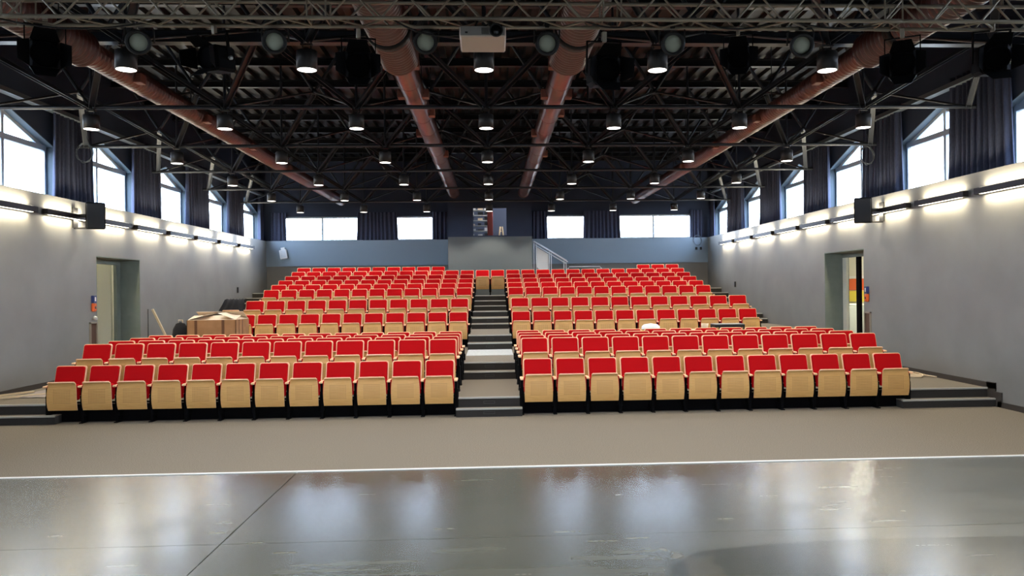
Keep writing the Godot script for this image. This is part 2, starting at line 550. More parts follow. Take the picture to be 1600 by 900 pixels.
func windows() -> void:
	var n := 1
	for s in [-1, 1]:
		for k in range(-3, 5):
			var c := 13.96 + BAY * k
			var o := thing("window_%d" % n, "gable-topped window in the %s wall, %s from the back wall" % ["left" if s < 0 else "right", ORD[4 - k]], "window", P(s * GX, 0, c), "", "structure")
			n += 1
			var y0 := LEDGE
			var e := 4.84
			var pk := 5.29
			var fr := mb()
			for h in [-1, 1]:
				room_box(fr, -0.035, 0.035, y0, e, h * 1.36, h * 1.29)
				var a := [P(0, e - 0.03, h * 1.36), P(0, pk, 0), P(0, pk - 0.08, 0), P(0, e - 0.10, h * 1.36)]
				var mid: Vector3 = (a[0] + a[1] + a[2] + a[3]) / 4
				var q := Vector3(0.035, 0, 0)
				quad(fr, a[0] + q, a[1] + q, a[2] + q, a[3] + q, mid)
				quad(fr, a[0] - q, a[1] - q, a[2] - q, a[3] - q, mid)
				for i in 4: quad(fr, a[i] - q, a[(i + 1) % 4] - q, a[(i + 1) % 4] + q, a[i] + q, mid)
			room_box(fr, -0.035, 0.035, y0, y0 + 0.07, -1.36, 1.36)
			put("window_frame", fr, M.frame, o)
			var li := mb()
			var q0: float = -s * (GX - UX + 0.004)
			for h in [-1, 1]:
				room_box(li, q0, -s * 0.03, y0, e, h * 1.362, h * 1.345)
				var a := [P(q0, e, h * 1.362), P(q0, pk, 0), P(q0, pk - 0.02, 0), P(q0, e - 0.02, h * 1.362)]
				var off := Vector3(-s * 0.03 - q0, 0, 0)
				var mid: Vector3 = (a[0] + a[1] + a[2] + a[3]) / 4 + off / 2
				quad(li, a[0], a[1], a[2], a[3], mid)
				for i in 4: quad(li, a[i], a[(i + 1) % 4], a[(i + 1) % 4] + off, a[i] + off, mid)
			put("lit_reveal", li, M.lit_reveal, o)
			var mu := mb()
			room_box(mu, -0.045, 0.045, y0, pk - 0.03, -0.04, 0.04)
			put("mullion", mu, M.frame, o)
			var tr := mb()
			room_box(tr, -0.05, 0.05, e - 0.09, e + 0.015, -1.32, 1.32)
			put("transom", tr, M.frame, o)
			for h in [-1, 1]:
				var g := mb()
				room_box(g, -0.004, 0.004, y0 + 0.06, e - 0.05, h * 0.03, h * 1.3)
				put("pane", g, M.glass, o)
				var g2 := mb()
				var t0 := [P(-0.004, e, h * 0.03), P(-0.004, e, h * 1.22), P(-0.004, pk - 0.07, h * 0.03)]
				var off := Vector3(0.008, 0, 0)
				var cm: Vector3 = (t0[0] + t0[1] + t0[2]) / 3 + off / 2
				tri(g2, t0[0], t0[1], t0[2], cm)
				tri(g2, t0[0] + off, t0[1] + off, t0[2] + off, cm)
				for i in 3: quad(g2, t0[i], t0[(i + 1) % 3], t0[(i + 1) % 3] + off, t0[i] + off, cm)
				put("pane", g2, M.glass, o)
	var sw := thing("window_%d" % n, "added unseen window band behind the stage, lighting the chair fronts", "window", P(0, 0, FRONT - 0.15), "", "structure")  # window band added behind the camera to light the chair fronts
	n += 1
	for i in 7:
		var mu := mb()
		room_box(mu, -5.6 + i * 1.85 - 0.04 + (0.05 if i == 0 else 0.0), -5.6 + i * 1.85 + 0.04, 2.9, 4.0, -0.05, 0.05)
		put("mullion", mu, M.frame, sw)
		if i < 6:
			var g := mb()
			room_box(g, -5.56 + i * 1.85, -5.64 + (i + 1) * 1.85, 2.9, 4.0, -0.004, 0.004)
			put("pane", g, M.glass, sw)
	for hh in [[-7.66, -4.68, "wide two-light window at the left of the end wall"], [-3.52, -2.0, "single window left of the booth in the end wall"], [2.04, 3.58, "single window right of the booth in the end wall"], [4.72, 7.6, "wide two-light window at the right of the end wall"]]:
		var o := thing("window_%d" % n, hh[2], "window", P(0, 0, BACK + 0.32), "", "structure")
		n += 1
		var fr := mb()
		room_box(fr, hh[0], hh[0] + 0.05, LEDGE, 4.72, -0.04, 0.04)
		room_box(fr, hh[1] - 0.05, hh[1], LEDGE, 4.72, -0.04, 0.04)
		room_box(fr, hh[0], hh[1], LEDGE, LEDGE + 0.05, -0.04, 0.04)
		room_box(fr, hh[0], hh[1], 4.67, 4.72, -0.04, 0.04)
		put("window_frame", fr, M.frame, o)
		var parts := [[hh[0], hh[1]]]
		if hh[1] - hh[0] > 2:
			var m: float = (hh[0] + hh[1]) / 2
			var mu := mb()
			room_box(mu, m - 0.035, m + 0.035, LEDGE, 4.72, -0.035, 0.035)
			put("mullion", mu, M.frame, o)
			parts = [[hh[0], m], [m, hh[1]]]
		for q in parts:
			var g := mb()
			room_box(g, q[0] + 0.03, q[1] - 0.03, LEDGE + 0.03, 4.69, -0.004, 0.004)
			put("pane", g, M.glass, o)


# ---------------------------------------------------------------- floor, platforms, steps, stage
func step(called: String, label: String, x0: float, x1: float, y0: float, y1: float, d0: float, d1: float, lamp: bool, group := "") -> void:
	var o := thing(called, label, "step", P((x0 + x1) / 2, y0, d0), group)
	var w := (x1 - x0) / 2
	var b := mb()
	room_box(b, -w, w, 0.0, y1 - y0 - 0.012, 0.0, d1 - d0 - 0.013)
	put("riser", b, M.riser, o)
	var t := mb()
	room_box(t, -w, w, y1 - y0 - 0.012, y1 - y0, 0.0, d1 - d0 - 0.013)
	put("tread", t, M.carpet, o)
	var n := mb()
	room_box(n, -w, w, y1 - y0 - 0.02, y1 - y0 + 0.004, -0.012, 0.035)
	put("nosing", n, M.nosing, o)
	if lamp:
		var l := mb()
		var h := y1 - y0
		room_box(l, -0.09, 0.09, h * 0.34, h * 0.37, -0.004, 0.003)
		room_box(l, -0.09, 0.09, h * 0.58, h * 0.61, -0.004, 0.003)
		room_box(l, -0.09, -0.082, h * 0.34, h * 0.61, -0.004, 0.003)
		room_box(l, 0.082, 0.09, h * 0.34, h * 0.61, -0.004, 0.003)
		put("step_light", l, M.base, o)

func floors() -> void:
	var f := mb()
	room_box(f, -8.2, 8.2, -0.3, 0.0, 8.56, BACK)
	struct("floor", f, M.carpet, "brown speckled carpet between the stage edge and the front row", "floor")
	# stage of painted boards with open joints
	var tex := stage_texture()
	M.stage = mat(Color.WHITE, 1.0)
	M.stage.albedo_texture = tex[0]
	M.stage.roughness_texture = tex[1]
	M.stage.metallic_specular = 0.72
	M.stage_edge = mat(c8(40, 40, 36), 0.9)
	var base := mb()
	room_box(base, -8.2, 8.2, -0.3, -0.03, FRONT, 8.56)
	var so := struct("floor", base, M.stage_edge, "grey-green painted wooden stage floor with joints and scuffs", "stage")
	var xs := [-8.2, -2.09, 8.2]
	var ds := [8.53, 6.14, 3.74, 1.34, -1.3, FRONT]
	for i in 2:
		for j in ds.size() - 1:
			var st := mb()
			var xa: float = xs[i] + 0.005
			var xb: float = xs[i + 1] - 0.005
			var da: float = ds[j] - 0.003
			var db: float = ds[j + 1] + 0.003
			var c := P((xa + xb) / 2, -0.015, (da + db) / 2)
			var k := [P(xa, 0, da), P(xb, 0, da), P(xb, 0, db), P(xa, 0, db)]
			for q in [[0, 1, 2], [0, 2, 3]]:
				var vs := [k[q[0]], k[q[1]], k[q[2]]]
				if (vs[1] - vs[0]).cross(vs[2] - vs[0]).y > 0: vs = [vs[0], vs[2], vs[1]]
				for v in vs:
					st.set_uv(Vector2(v.x / 16.0 + 0.5, (8.6 + v.z) / 8.0))
					st.add_vertex(v)
			for q in 4:
				quad(st, k[q], k[(q + 1) % 4], k[(q + 1) % 4] + Vector3(0, -0.03, 0), k[q] + Vector3(0, -0.03, 0), c)
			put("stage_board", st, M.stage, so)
	var tr := mb()
	room_box(tr, -8.15, 8.15, -0.05, 0.008, 8.525, 8.565)
	struct("trim_3", tr, M.white, "thin white metal strip along the edge of the stage", "edging")
	# seating platforms left and right of the aisle
	var lv := [[0.28, 12.22, 15.44], [0.56, 15.44, 19.07], [0.888, 19.07, 22.3], [1.17, 22.3, 23.13], [1.324, 23.13, 23.93], [1.47, 23.93, 24.72], [1.62, 24.72, 25.51], [1.779, 25.51, 26.33], [1.939, 26.33, BACK]]
	for s in [-1, 1]:
		var b := mb()
		var t := mb()
		for l in lv:
			room_box(b, s * 0.52, s * 6.77, 0.0, l[0] - 0.012, l[1], l[2])
			room_box(t, s * 0.52, s * 6.77, l[0] - 0.012, l[0], l[1], l[2])
		var o := struct("floor", b, M.skirt, "dark stepped seating platform %s of the centre aisle" % ("left" if s < 0 else "right"), "platform")
		put("platform_carpet", t, M.carpet, o)
	# centre aisle
	var aisle := [[0.13, 11.95, 12.12], [0.28, 12.12, 14.55], [0.425, 14.55, 14.83], [0.575, 14.83, 17.9], [0.73, 17.9, 18.35], [0.888, 18.35, 21.2], [1.03, 21.2, 21.75], [1.17, 21.75, 22.9], [1.324, 22.9, 23.65], [1.47, 23.65, 24.4], [1.62, 24.4, 25.15], [1.779, 25.15, BOOTH - 0.02]]
	for i in aisle.size():
		var a: Array = aisle[i]
		step("aisle_step", "carpeted centre aisle step with pale nosing, %s step up from the front" % (ORD[i]), -0.515, 0.515, 0.0 if i == 0 else aisle[i - 1][0], a[0], a[1], a[2], i < 8, "centre aisle steps")
	for i in range(1, aisle.size()):   # what carries the steps
		var u := mb()
		room_box(u, -0.514, 0.514, 0.0, aisle[i - 1][0], aisle[i][1] + 0.01, aisle[i][2])
		struct("floor", u, M.riser, "dark base under the %s centre aisle step" % ORD[i], "platform")
	var ml := mb()  # thin pale slab across the aisle floor
	room_box(ml, -0.50, 0.50, 0.575, 0.583, 16.3, 17.86)
	tag(put("aisle_strip", ml, M.pale_strip, self), "pale grey strip across the centre aisle between the seat blocks", "mat")
	# side aisles
	var side := [[0.13, 12.0, 12.2], [0.28, 12.2, 15.6], [0.42, 15.6, 15.9], [0.56, 15.9, 19.0], [0.72, 19.0, 19.4], [0.888, 19.4, 22.2], [1.03, 22.2, 22.6], [1.17, 22.6, 23.5], [1.324, 23.5, 24.3], [1.47, 24.3, 25.1], [1.62, 25.1, 25.9], [1.779, 25.9, 26.7], [1.94, 26.7, BACK]]
	for s in [-1, 1]:
		for i in side.size():
			var a: Array = side[i]
			var inner := 6.775 if i > 0 else 6.6
			step("side_step", "dark carpeted step beside the %s wall, %s step up from the front" % ["left" if s < 0 else "right", ORD[i]], minf(s * inner, s * (WX - 0.02)), maxf(s * inner, s * (WX - 0.02)), 0.0, a[0], a[1], a[2], false, "side aisle steps")


# ---------------------------------------------------------------- steel above
func space_frame() -> void:
	var o := thing("steel_space_frame", "black tubular steel space frame carrying the roof over the seats", "roof frame")
	var eb := mb()
	room_box(eb, -8.38, 8.38, NODE - 0.17, NODE - 0.02, 10.86, 10.94)
	room_box(eb, -8.38, 8.38, NODE - 0.185, NODE - 0.17, 10.82, 10.98)
	put("edge_beam", eb, M.steel, o)
	for j in range(1, 6):
		var d := D0 + T * j
		bar("chord", P(-8.38, CHORD, d), P(8.38, CHORD, d), 0.033, M.steel, o)
	for j in range(-1, 6):
		for i in range(-4, 4):
			var top := P((i + 0.5) * S, NODE, D0 + T * (j + 0.5))
			if absf(top.x) > 8.2 or -top.z > BACK: continue
			for q in [[0, 0], [1, 0], [0, 1], [1, 1]]:
				var jj: int = j + q[1]
				if jj < 0 or jj > 5: continue
				var x: float = clampf((i + q[0]) * S, -8.1, 8.1)
				var foot := P(x, CHORD, D0 + T * jj)
				if q[1] == 0:
					bar("diagonal", top, foot, 0.02, M.steel, o)
				else:
					var xf := bar_xf(top, foot, 1.0)
					mesh_node("diagonal", unit_channel, M.steel, o, Transform3D(Basis(xf.basis.x * 0.045, xf.basis.y, xf.basis.z * signf(xf.basis.z.y) * 0.05), xf.origin))
			for h in [-1, 1]:
				bar("roof_strut", top, P(top.x + h * 0.62, ROOF - 0.15, -top.z), 0.03, M.steel, o)
			var nd := mb(true)
			lathe(nd, [Vector2(0, -0.06), Vector2(0.05, -0.04), Vector2(0.06, 0), Vector2(0.05, 0.04), Vector2(0, 0.06)], 8)
			put("node_joint", nd, M.steel, o, Transform3D(Basis(), top))
	for j in range(-2, 6):
		for i in range(-3, 4):
			bar("hanger", P(i * S, CHORD, D0 + T * j), P(i * S, ROOF - 0.1, D0 + T * j), 0.022, M.steel, o)


func ducts() -> void:
	for k in [[-1.17, "inner", "left"], [1.15, "inner", "right"], [-5.28, "outer", "left"], [5.28, "outer", "right"]]:
		var inner: bool = k[1] == "inner"
		var x: float = k[0]
		var y := 5.20
		var r := 0.182 if inner else 0.164
		var end := 25.4 if inner else 27.7
		var o := thing("ventilation_duct", "reddish brown %s ventilation duct hung on the %s side of the roof" % [k[1], k[2]], "duct", P(x, y, 0), "reddish brown ventilation ducts")
		var ax := Transform3D(Basis(Vector3.RIGHT, Vector3.FORWARD, Vector3.UP), Vector3.ZERO)   # local y runs away from the camera
		var st := mb(true)
		var start := 10.66 if inner else 10.35
		var prof := []
		var d := start
		var seam := 1.15 if inner else 0.10
		while d < end:
			prof.append_array([Vector2(r, d), Vector2(r, d + 0.02), Vector2(r, d + seam - 0.05), Vector2(r, d + seam - 0.03), Vector2(r + 0.006, d + seam - 0.02), Vector2(r + 0.006, d + seam - 0.01)])
			d += seam
		prof.append_array([Vector2(r, end), Vector2(r * 0.75, end + 0.12), Vector2(0.0, end + 0.16)])
		lathe(st, prof, 22, ax)
		put("duct_pipe", st, M.duct, o)
		# wide corrugated sleeve at the near end
		var rs := 0.274 if inner else 0.244
		var sl := mb(true)
		var pr := [Vector2(r, start + 0.02), Vector2(rs - 0.02, start + 0.02)]
		d = start
		while d > 4.0:
			pr.append_array([Vector2(rs - 0.008, d - 0.012), Vector2(rs, d - 0.035), Vector2(rs - 0.008, d - 0.06), Vector2(rs - 0.026, d - 0.07), Vector2(rs - 0.026, d - 0.095)])
			d -= 0.1
		pr.reverse()
		lathe(sl, pr, 26, ax)
		put("corrugated_sleeve", sl, M.duct, o)
		var bd := mb(true)
		lathe(bd, [Vector2(rs - 0.02, 9.36), Vector2(rs + 0.02, 9.36), Vector2(rs + 0.02, 9.49), Vector2(rs - 0.02, 9.49)], 26, ax)
		put("clamp_band", bd, M.black, o)
		for q in ([[10.8, -1], [10.8, 1], [12.5, -1], [12.5, 1], [13.8, 1], [15.6, -1], [18.0, 1]] if inner else [[11.6, -1], [14.3, -1], [17.0, -1], [20.0, -1]]):
			var h: float = q[1] * (1.0 if inner else signf(x))
			var nz := mb()
			cbox(nz, Vector3(minf(h * (r - 0.05), h * (r + 0.07)), -0.12, -q[0] - 0.09), Vector3(maxf(h * (r - 0.05), h * (r + 0.07)), 0.02, -q[0] + 0.09), 0.008)
			put("outlet", nz, M.duct_flat, o)
		for q in 8:
			var dd := 9.8 + q * 2.1
			if dd < end: bar("hanger", P(0, r - 0.02, dd), P(0, ROOF - y - 0.1, dd), 0.008, M.steel, o)


func downlights() -> void:
	var proto: Node3D
	for j in range(-2, 6):  # rows over the stage are added out of view to light chair fronts
		for i in range(-3, 4):
			if j == 0 and i == -3: continue
			var n: int = i + 3 if j != 0 else i + 2
			var o: Node3D
			if proto == null:
				o = Node3D.new()
				proto = o
				var st := mb(true)
				lathe(st, [Vector2(0.108, 0.03), Vector2(0.112, 0.0), Vector2(0.122, 0.0), Vector2(0.122, 0.215), Vector2(0.112, 0.225), Vector2(0, 0.225)], 24)
				put("housing", st, M.lamp_body, o)
				var g := mb()
				lathe(g, [Vector2(0, 0.002), Vector2(0.111, 0.002), Vector2(0.111, 0.02)], 24)
				put("bulb", g, M.bulb, o)
				bar("stem", Vector3(-0.05, 0.22, 0), Vector3(-0.05, 0.31, 0), 0.008, M.black, o)
				bar("stem", Vector3(0.05, 0.22, 0), Vector3(0.05, 0.31, 0), 0.008, M.black, o)
				var pl := mb()
				box(pl, Vector3(-0.07, 0.29, -0.03), Vector3(0.07, 0.31, 0.03))
				put("bracket", pl, M.black, o)
			else:
				o = proto.duplicate()
			o.name = numbered("downlight")
			add_child(o, true)
			o.position = P(i * S, 4.729 - 0.12, D0 + T * j) if j > 0 else P(i * S, 4.729 - 0.12, D0 + T * j)
			tag(o, "lit black cylinder downlight, %s from the left in the %s" % [ORD[n], ["added unseen row over the stage", "added row above the stage edge", "nearest visible row", "second visible row", "third visible row", "fourth visible row", "fifth visible row", "farthest row"][j + 2]], "lamp", "cylinder downlights under the roof frame")
			var l := SpotLight3D.new()
			l.name = "lamp_light"
			l.position = o.position + Vector3(0, -0.01, 0)
			l.rotation_degrees = Vector3(-90, 0, 0)
			l.spot_angle = 57
			l.spot_angle_attenuation = 0.4
			l.spot_range = 40
			l.spot_attenuation = 2
			l.light_size = 0.1
			l.light_color = c8(255, 246, 234)
			l.light_energy = 6.3
			l.shadow_enabled = true
			add_child(l, true)


func wall_lights() -> void:
	for s in [-1, 1]:
		var n := 0
		for k in range(-1, 9):
			var d := 12.62 + 1.79 * k
			if d + 1.5 > BACK: continue
			var o := thing("wall_light", "black linear up-and-down wall light on the %s wall, %s counted from the stage" % ["left" if s < 0 else "right", ORD[n]], "lamp", P(s * WX, 3.50, d), "linear lights along the side walls")
			n += 1
			var b := mb()
			room_box(b, -s * 0.03, -s * 0.125, -0.05, 0.05, 0.0, 1.5)
			put("housing", b, M.bar_body, o)
			for q in [0.12, 1.38]:
				var br := mb()
				room_box(br, 0.0, -s * 0.03, -0.03, 0.03, q - 0.03, q + 0.03)
				put("bracket", br, M.black, o)
			for v in [-1, 1]:
				var g := mb()
				box(g, Vector3(minf(-s * 0.05, -s * 0.11), v * 0.05 - 0.004, -1.38), Vector3(maxf(-s * 0.05, -s * 0.11), v * 0.05 + 0.004, -0.12))
				put("light_strip", g, M.strip, o)
				var l := AreaLight3D.new()
				l.name = "strip_light"
				l.area_size = Vector2(0.06, 1.26)
				l.area_normalize_energy = true
				l.light_color = c8(255, 240, 208)
				l.light_energy = 2.0
				l.area_range = 40
				l.shadow_enabled = true
				add_child(l, true)
				l.position = P(s * (WX - 0.08), 3.50 + v * 0.062, d + 0.75)
				l.rotation_degrees = Vector3(90 * v, 0, 0)


# ---------------------------------------------------------------- chairs
func make_chair(k: int) -> Node3D:
	var o := Node3D.new()
	var wood: Material = M["wood%d" % k]
	# local frame: x right, z towards the stage, back top edge at z = 0
	var tilt := Transform3D(Basis(Vector3.RIGHT, -0.28), Vector3(0, 0.865, 0))
	var sh := mb()
	slab(sh, rounded(-0.232, 0.232, -0.48, 0.0, 0.035, 0.03), -0.016, 0.0, 0.003, tilt)
	put("backrest", sh, M.edge, o)
	var cu := mb()
	slab(cu, rounded(-0.215, 0.215, -0.47, -0.017, 0.03, 0.03), 0.0, 0.034, 0.012, tilt)
	put("back_cushion", cu, M.red, o)
	# tipped-up seat: a bent plywood sheet with a rolled lip
	var prof := [Vector2(0.272, 0.205), Vector2(0.290, 0.26), Vector2(0.301, 0.33), Vector2(0.305, 0.40), Vector2(0.303, 0.47), Vector2(0.297, 0.53), Vector2(0.291, 0.575), Vector2(0.292, 0.605), Vector2(0.301, 0.625), Vector2(0.318, 0.636)]
	var half := [0.217, 0.220, 0.222, 0.222, 0.220, 0.215, 0.209, 0.205, 0.202, 0.198]
	var t := 0.013
	var fr := mb(true)
	var ed := mb()
	for i in prof.size() - 1:
		var a: Vector2 = prof[i]
		var b: Vector2 = prof[i + 1]
		var ha: float = half[i]
		var hb: float = half[i + 1]
		var na := Vector3(0, 0, -t)
		var vs := [Vector3(-ha, a.y, a.x), Vector3(ha, a.y, a.x), Vector3(hb, b.y, b.x), Vector3(-hb, b.y, b.x)]
		for q in [0, 2, 1, 0, 3, 2]:
			var v: Vector3 = vs[q]
			fr.set_uv(Vector2(v.x / 0.45 + 0.5, 1.0 - (v.y - 0.205) / 0.431))
			fr.add_vertex(v)
		var mid: Vector3 = (vs[0] + vs[2]) / 2 + na / 2
		quad(ed, vs[0] + na, vs[1] + na, vs[2] + na, vs[3] + na, mid)
		quad(ed, vs[0], vs[3], vs[3] + na, vs[0] + na, mid)
		quad(ed, vs[1], vs[2], vs[2] + na, vs[1] + na, mid)
		if i == 0: quad(ed, vs[0], vs[1], vs[1] + na, vs[0] + na, mid)
		if i == prof.size() - 2: quad(ed, vs[2], vs[3], vs[3] + na, vs[2] + na, mid)
	var seat := put("seat", fr, M["seat%d" % k], o)
	put("seat_edge", ed, M.edge, seat)
	var lip := mb(true)
	tube(lip, [Vector3(-0.202, 0.622, 0.308), Vector3(-0.190, 0.637, 0.312), Vector3(0.190, 0.637, 0.312), Vector3(0.202, 0.622, 0.308)], 0.0105, 6)
	put("seat_lip", lip, M.edge, seat)
	var pad := mb()
	slab(pad, rounded(-0.234, 0.234, 0.36, 0.60, 0.03, 0.02), -0.05, 0.0, 0.01, Transform3D(Basis(), Vector3(0, 0, 0.275)))
	put("seat_cushion", pad, M.red, o)
	chair_side(o, P_ / 2, wood)
	return o

func chair_side(o: Node3D, x: float, wood: Material) -> void:
	var ar := mb()
	cbox(ar, Vector3(x - 0.026, 0.552, 0.03), Vector3(x + 0.026, 0.582, 0.30), 0.008)
	put("armrest", ar, M.edge, o)
	var lg := mb()
	cbox(lg, Vector3(x - 0.022, 0.012, 0.06), Vector3(x + 0.022, 0.552, 0.215), 0.004)
	cbox(lg, Vector3(x - 0.036, 0.10, 0.07), Vector3(x + 0.036, 0.42, 0.205), 0.006)
	put("leg", lg, M.soot, o)
	var ft := mb()
	cbox(ft, Vector3(x - 0.03, 0.0, 0.085), Vector3(x + 0.03, 0.014, 0.26), 0.003)
	put("foot", ft, M.soot, o)
	var hb := mb()
	box(hb, Vector3(x - P_ / 2 - 0.24 if x > 0 else x + 0.014, 0.30, 0.17), Vector3(x - 0.014 if x > 0 else x + 0.02, 0.325, 0.20))
	put("hinge_rail", hb, M.soot, o)

func seats() -> void:
	var protos := []
	for k in 3: protos.append(make_chair(k))
	var taken := [false, false, false]
	var spots := []
	for r in 13:
		for s in [-1, 1]:
			var first := 0
			var count := 12
			if r == 12:
				first = 2 if s < 0 else 9
				count = 10 if s < 0 else 3
			for i in count:
				spots.append([r, s, first + i, i])
	for s in [-1, 1]: spots.append([11, s, -1, 0])
	var n := 0
	for q in spots:
		var r: int = q[0]
		var s: int = q[1]
		var v := (n * 7 + r) % 3
		var o: Node3D = protos[v]
		if taken[v]: o = protos[v].duplicate()
		taken[v] = true
		n += 1
		o.name = numbered("auditorium_chair")
		add_child(o, true)
		var x: float = s * (0.778 + P_ * q[2])
		var label: String
		if q[2] < 0:
			x = s * 0.259
			label = "red plywood tip-up chair closing the top of the aisle, %s of the pair" % ("left" if s < 0 else "right")
		elif r == 12:
			label = "red plywood tip-up chair at the %s of the last row, %s from its inner end" % ["left" if s < 0 else "right", ORD[q[3]]]
		else:
			label = "red plywood tip-up chair %s of the aisle, %s from it in the %s row" % ["left" if s < 0 else "right", ORD[q[2]], "front" if r == 0 else ORD[r]]
		o.position = P(x, LEVELS[r], BACKS[r])
		tag(o, label, "chair", "red tip-up auditorium chairs")
		var ends: bool = q[2] == 0 and s > 0 and r != 11 or q[2] == 11 and s < 0 or r == 12 and (s < 0 and q[3] == 9 or s > 0 and q[3] == 0)
		if ends: chair_side(o, -P_ / 2, M.wood0)


# ---------------------------------------------------------------- curtains
func curtain_mesh(width: float, y0: float, y1: float, amp: float, folds: float, flare: float, sd: float) -> SurfaceTool:
	var st := mb(true)
	var n := int(folds * 8)
	var rows := 7
	var pt := func(i: int, j: int, side: float) -> Vector3:
		var u := i / float(n)
		var v := j / float(rows)
		var w := width * lerpf(1.0 + flare, 1.0, pow(v, 0.6))
		var ph := u * folds * TAU + sin(u * 9.0 + sd) * 0.9 + (1.0 - v) * 0.5 * sin(u * 5.0 + sd)
		return Vector3((u - 0.5) * w, lerpf(y0, y1, v), amp * (0.75 + 0.3 * (1.0 - v)) * sin(ph) + amp * 0.3 * sin(u * 17.0 + sd) + side * 0.012)
	for j in rows:
		for i in n:
			for side in [-1.0, 1.0]:
				var a: Vector3 = pt.call(i, j, side)
				var b: Vector3 = pt.call(i + 1, j, side)
				var c: Vector3 = pt.call(i + 1, j + 1, side)
				var d: Vector3 = pt.call(i, j + 1, side)
				for v in ([a, c, b, a, d, c] if side > 0 else [a, b, c, a, c, d]): st.add_vertex(v)
		for e in [0, n]:
			var a: Vector3 = pt.call(e, j, -1.0)
			var b: Vector3 = pt.call(e, j, 1.0)
			var c: Vector3 = pt.call(e, j + 1, 1.0)
			var d: Vector3 = pt.call(e, j + 1, -1.0)
			quad(st, a, b, c, d, pt.call(n / 2, j, 0.0))
	return st

func curtains() -> void:
	for s in [-1, 1]:
		var n := 0
		for k in range(-1, 6):
			var d := 12.545 + BAY * k
			var hw := 0.74
			if k == 5:
				d = BACK - 0.22
				hw = 0.2
			var st := curtain_mesh(hw * 2, LEDGE + 0.012, 5.62, 0.045, 10.0 if k < 5 else 4.0, 0.06, k * 1.7 + s)
			var o := put("curtain", st, M.curtain, self, Transform3D(Basis(Vector3.UP, PI / 2), P(s * 8.27, 0, d)))
			tag(o, "dark charcoal pleated curtain beside the windows of the %s wall, %s from the stage" % ["left" if s < 0 else "right", ORD[n]], "curtain", "dark curtains at the windows")
			n += 1
	var words := ["in the left corner of the end wall", "left of the narrow left window", "between the narrow left window and the booth", "between the booth and the narrow right window", "right of the narrow right window", "in the right corner of the end wall"]
	var at := [[-7.98, -7.45], [-4.85, -3.4], [-2.12, -1.56], [1.6, 2.14], [3.5, 4.85], [7.52, 7.98]]
	for i in 6:
		var w: float = at[i][1] - at[i][0]
		var st := curtain_mesh(w, LEDGE + 0.012, 4.86, 0.035, maxf(4.0, w * 7), 0.05, i * 2.1)
		var o := put("curtain", st, M.curtain, self, Transform3D(Basis(), P((at[i][0] + at[i][1]) / 2, 0, BACK + 0.10)))
		tag(o, "dark pleated curtain hanging " + words[i], "curtain", "dark curtains at the windows")


# ---------------------------------------------------------------- lighting truss and what hangs from it
func truss() -> void:
	var skew := 0.0045
	var o := thing("lighting_truss", "grey aluminium box truss crossing the hall above the stage edge", "truss", P(0, 4.62, 7.5))
	o.rotation.y = skew
	var h := 0.24
	for c in [[0, 0], [h, 0], [0, h], [h, h]]:
		bar("chord", Vector3(-8.0, c[0], -c[1]), Vector3(8.0, c[0], -c[1]), 0.019, M.alu, o)
	var n := 32
	for i in n:
		var x0 := -8.0 + i * 0.5
		var up := i % 2 == 0
		for face in 3:
			for q in 2:
				var a: Vector3
				var b: Vector3
				var xa := x0 + q * 0.25
				var lo := (q == 0) == true
				match face:
					0:
						a = Vector3(xa + 0.02, 0 if lo else h, 0)
						b = Vector3(xa + 0.25 - 0.02, h if lo else 0, 0)
					1:
						a = Vector3(xa + 0.1, 0 if lo else h, -h)
						b = Vector3(xa + 0.33, h if lo else 0, -h)
					2:
						if q == 1 and up: continue
						a = Vector3(xa + 0.05, 0, 0 if lo else -h)
						b = Vector3(xa + 0.33, 0, -h if lo else 0)
				bar("brace", a, b, 0.0105, M.alu, o)
	for x in [-4.45, -1.6, 1.28, 4.12, 6.9]:
		for dx in [-0.09, 0.09]:
			for z in [0.0, -h]:
				bar("end_post", Vector3(x + dx, 0, z), Vector3(x + dx, h, z), 0.0085, M.alu, o)
			bar("end_post", Vector3(x + dx, 0, 0), Vector3(x + dx, 0, -h), 0.0085, M.alu, o)
		var cp := mb(true)
		for y in [0.0, h]:
			for z in [0.0, -h]:
				lathe(cp, [Vector2(0.019, -0.08), Vector2(0.024, -0.07), Vector2(0.024, 0.07), Vector2(0.019, 0.08)], 10, Transform3D(Basis(Vector3.UP, Vector3.RIGHT, Vector3.FORWARD), Vector3(x, y, z)))
		put("coupler", cp, M.alu, o)
	for x in [-5.0, 5.35]:
		for dx in [-0.06, 0.06]:
			bar("suspension_rod", Vector3(x + dx, h, -h), Vector3(x + dx, ROOF - 4.80, -h), 0.014, M.alu, o)
	# cables drooping along the truss
	var nc := -1
	for c in [[-4.7, -3.2, 0.10], [-0.9, 0.1, 0.16], [0.95, 1.6, 0.07], [2.1, 2.9, 0.08], [3.0, 4.1, 0.07]]:
		nc += 1
		var pts := []
		for i in 15:
			var u := i / 14.0
			pts.append(Vector3(lerpf(c[0], c[1], u), 4.64 - 4.0 * c[2] * u * (1 - u), -7.53 - 0.12 * u))
		var st := mb(true)
		tube(st, pts, 0.009, 6)
		tag(put("power_cable", st, M.black, self), "black cable sagging below the truss, %s from the left" % ORD[nc], "cable", "cables on the truss")


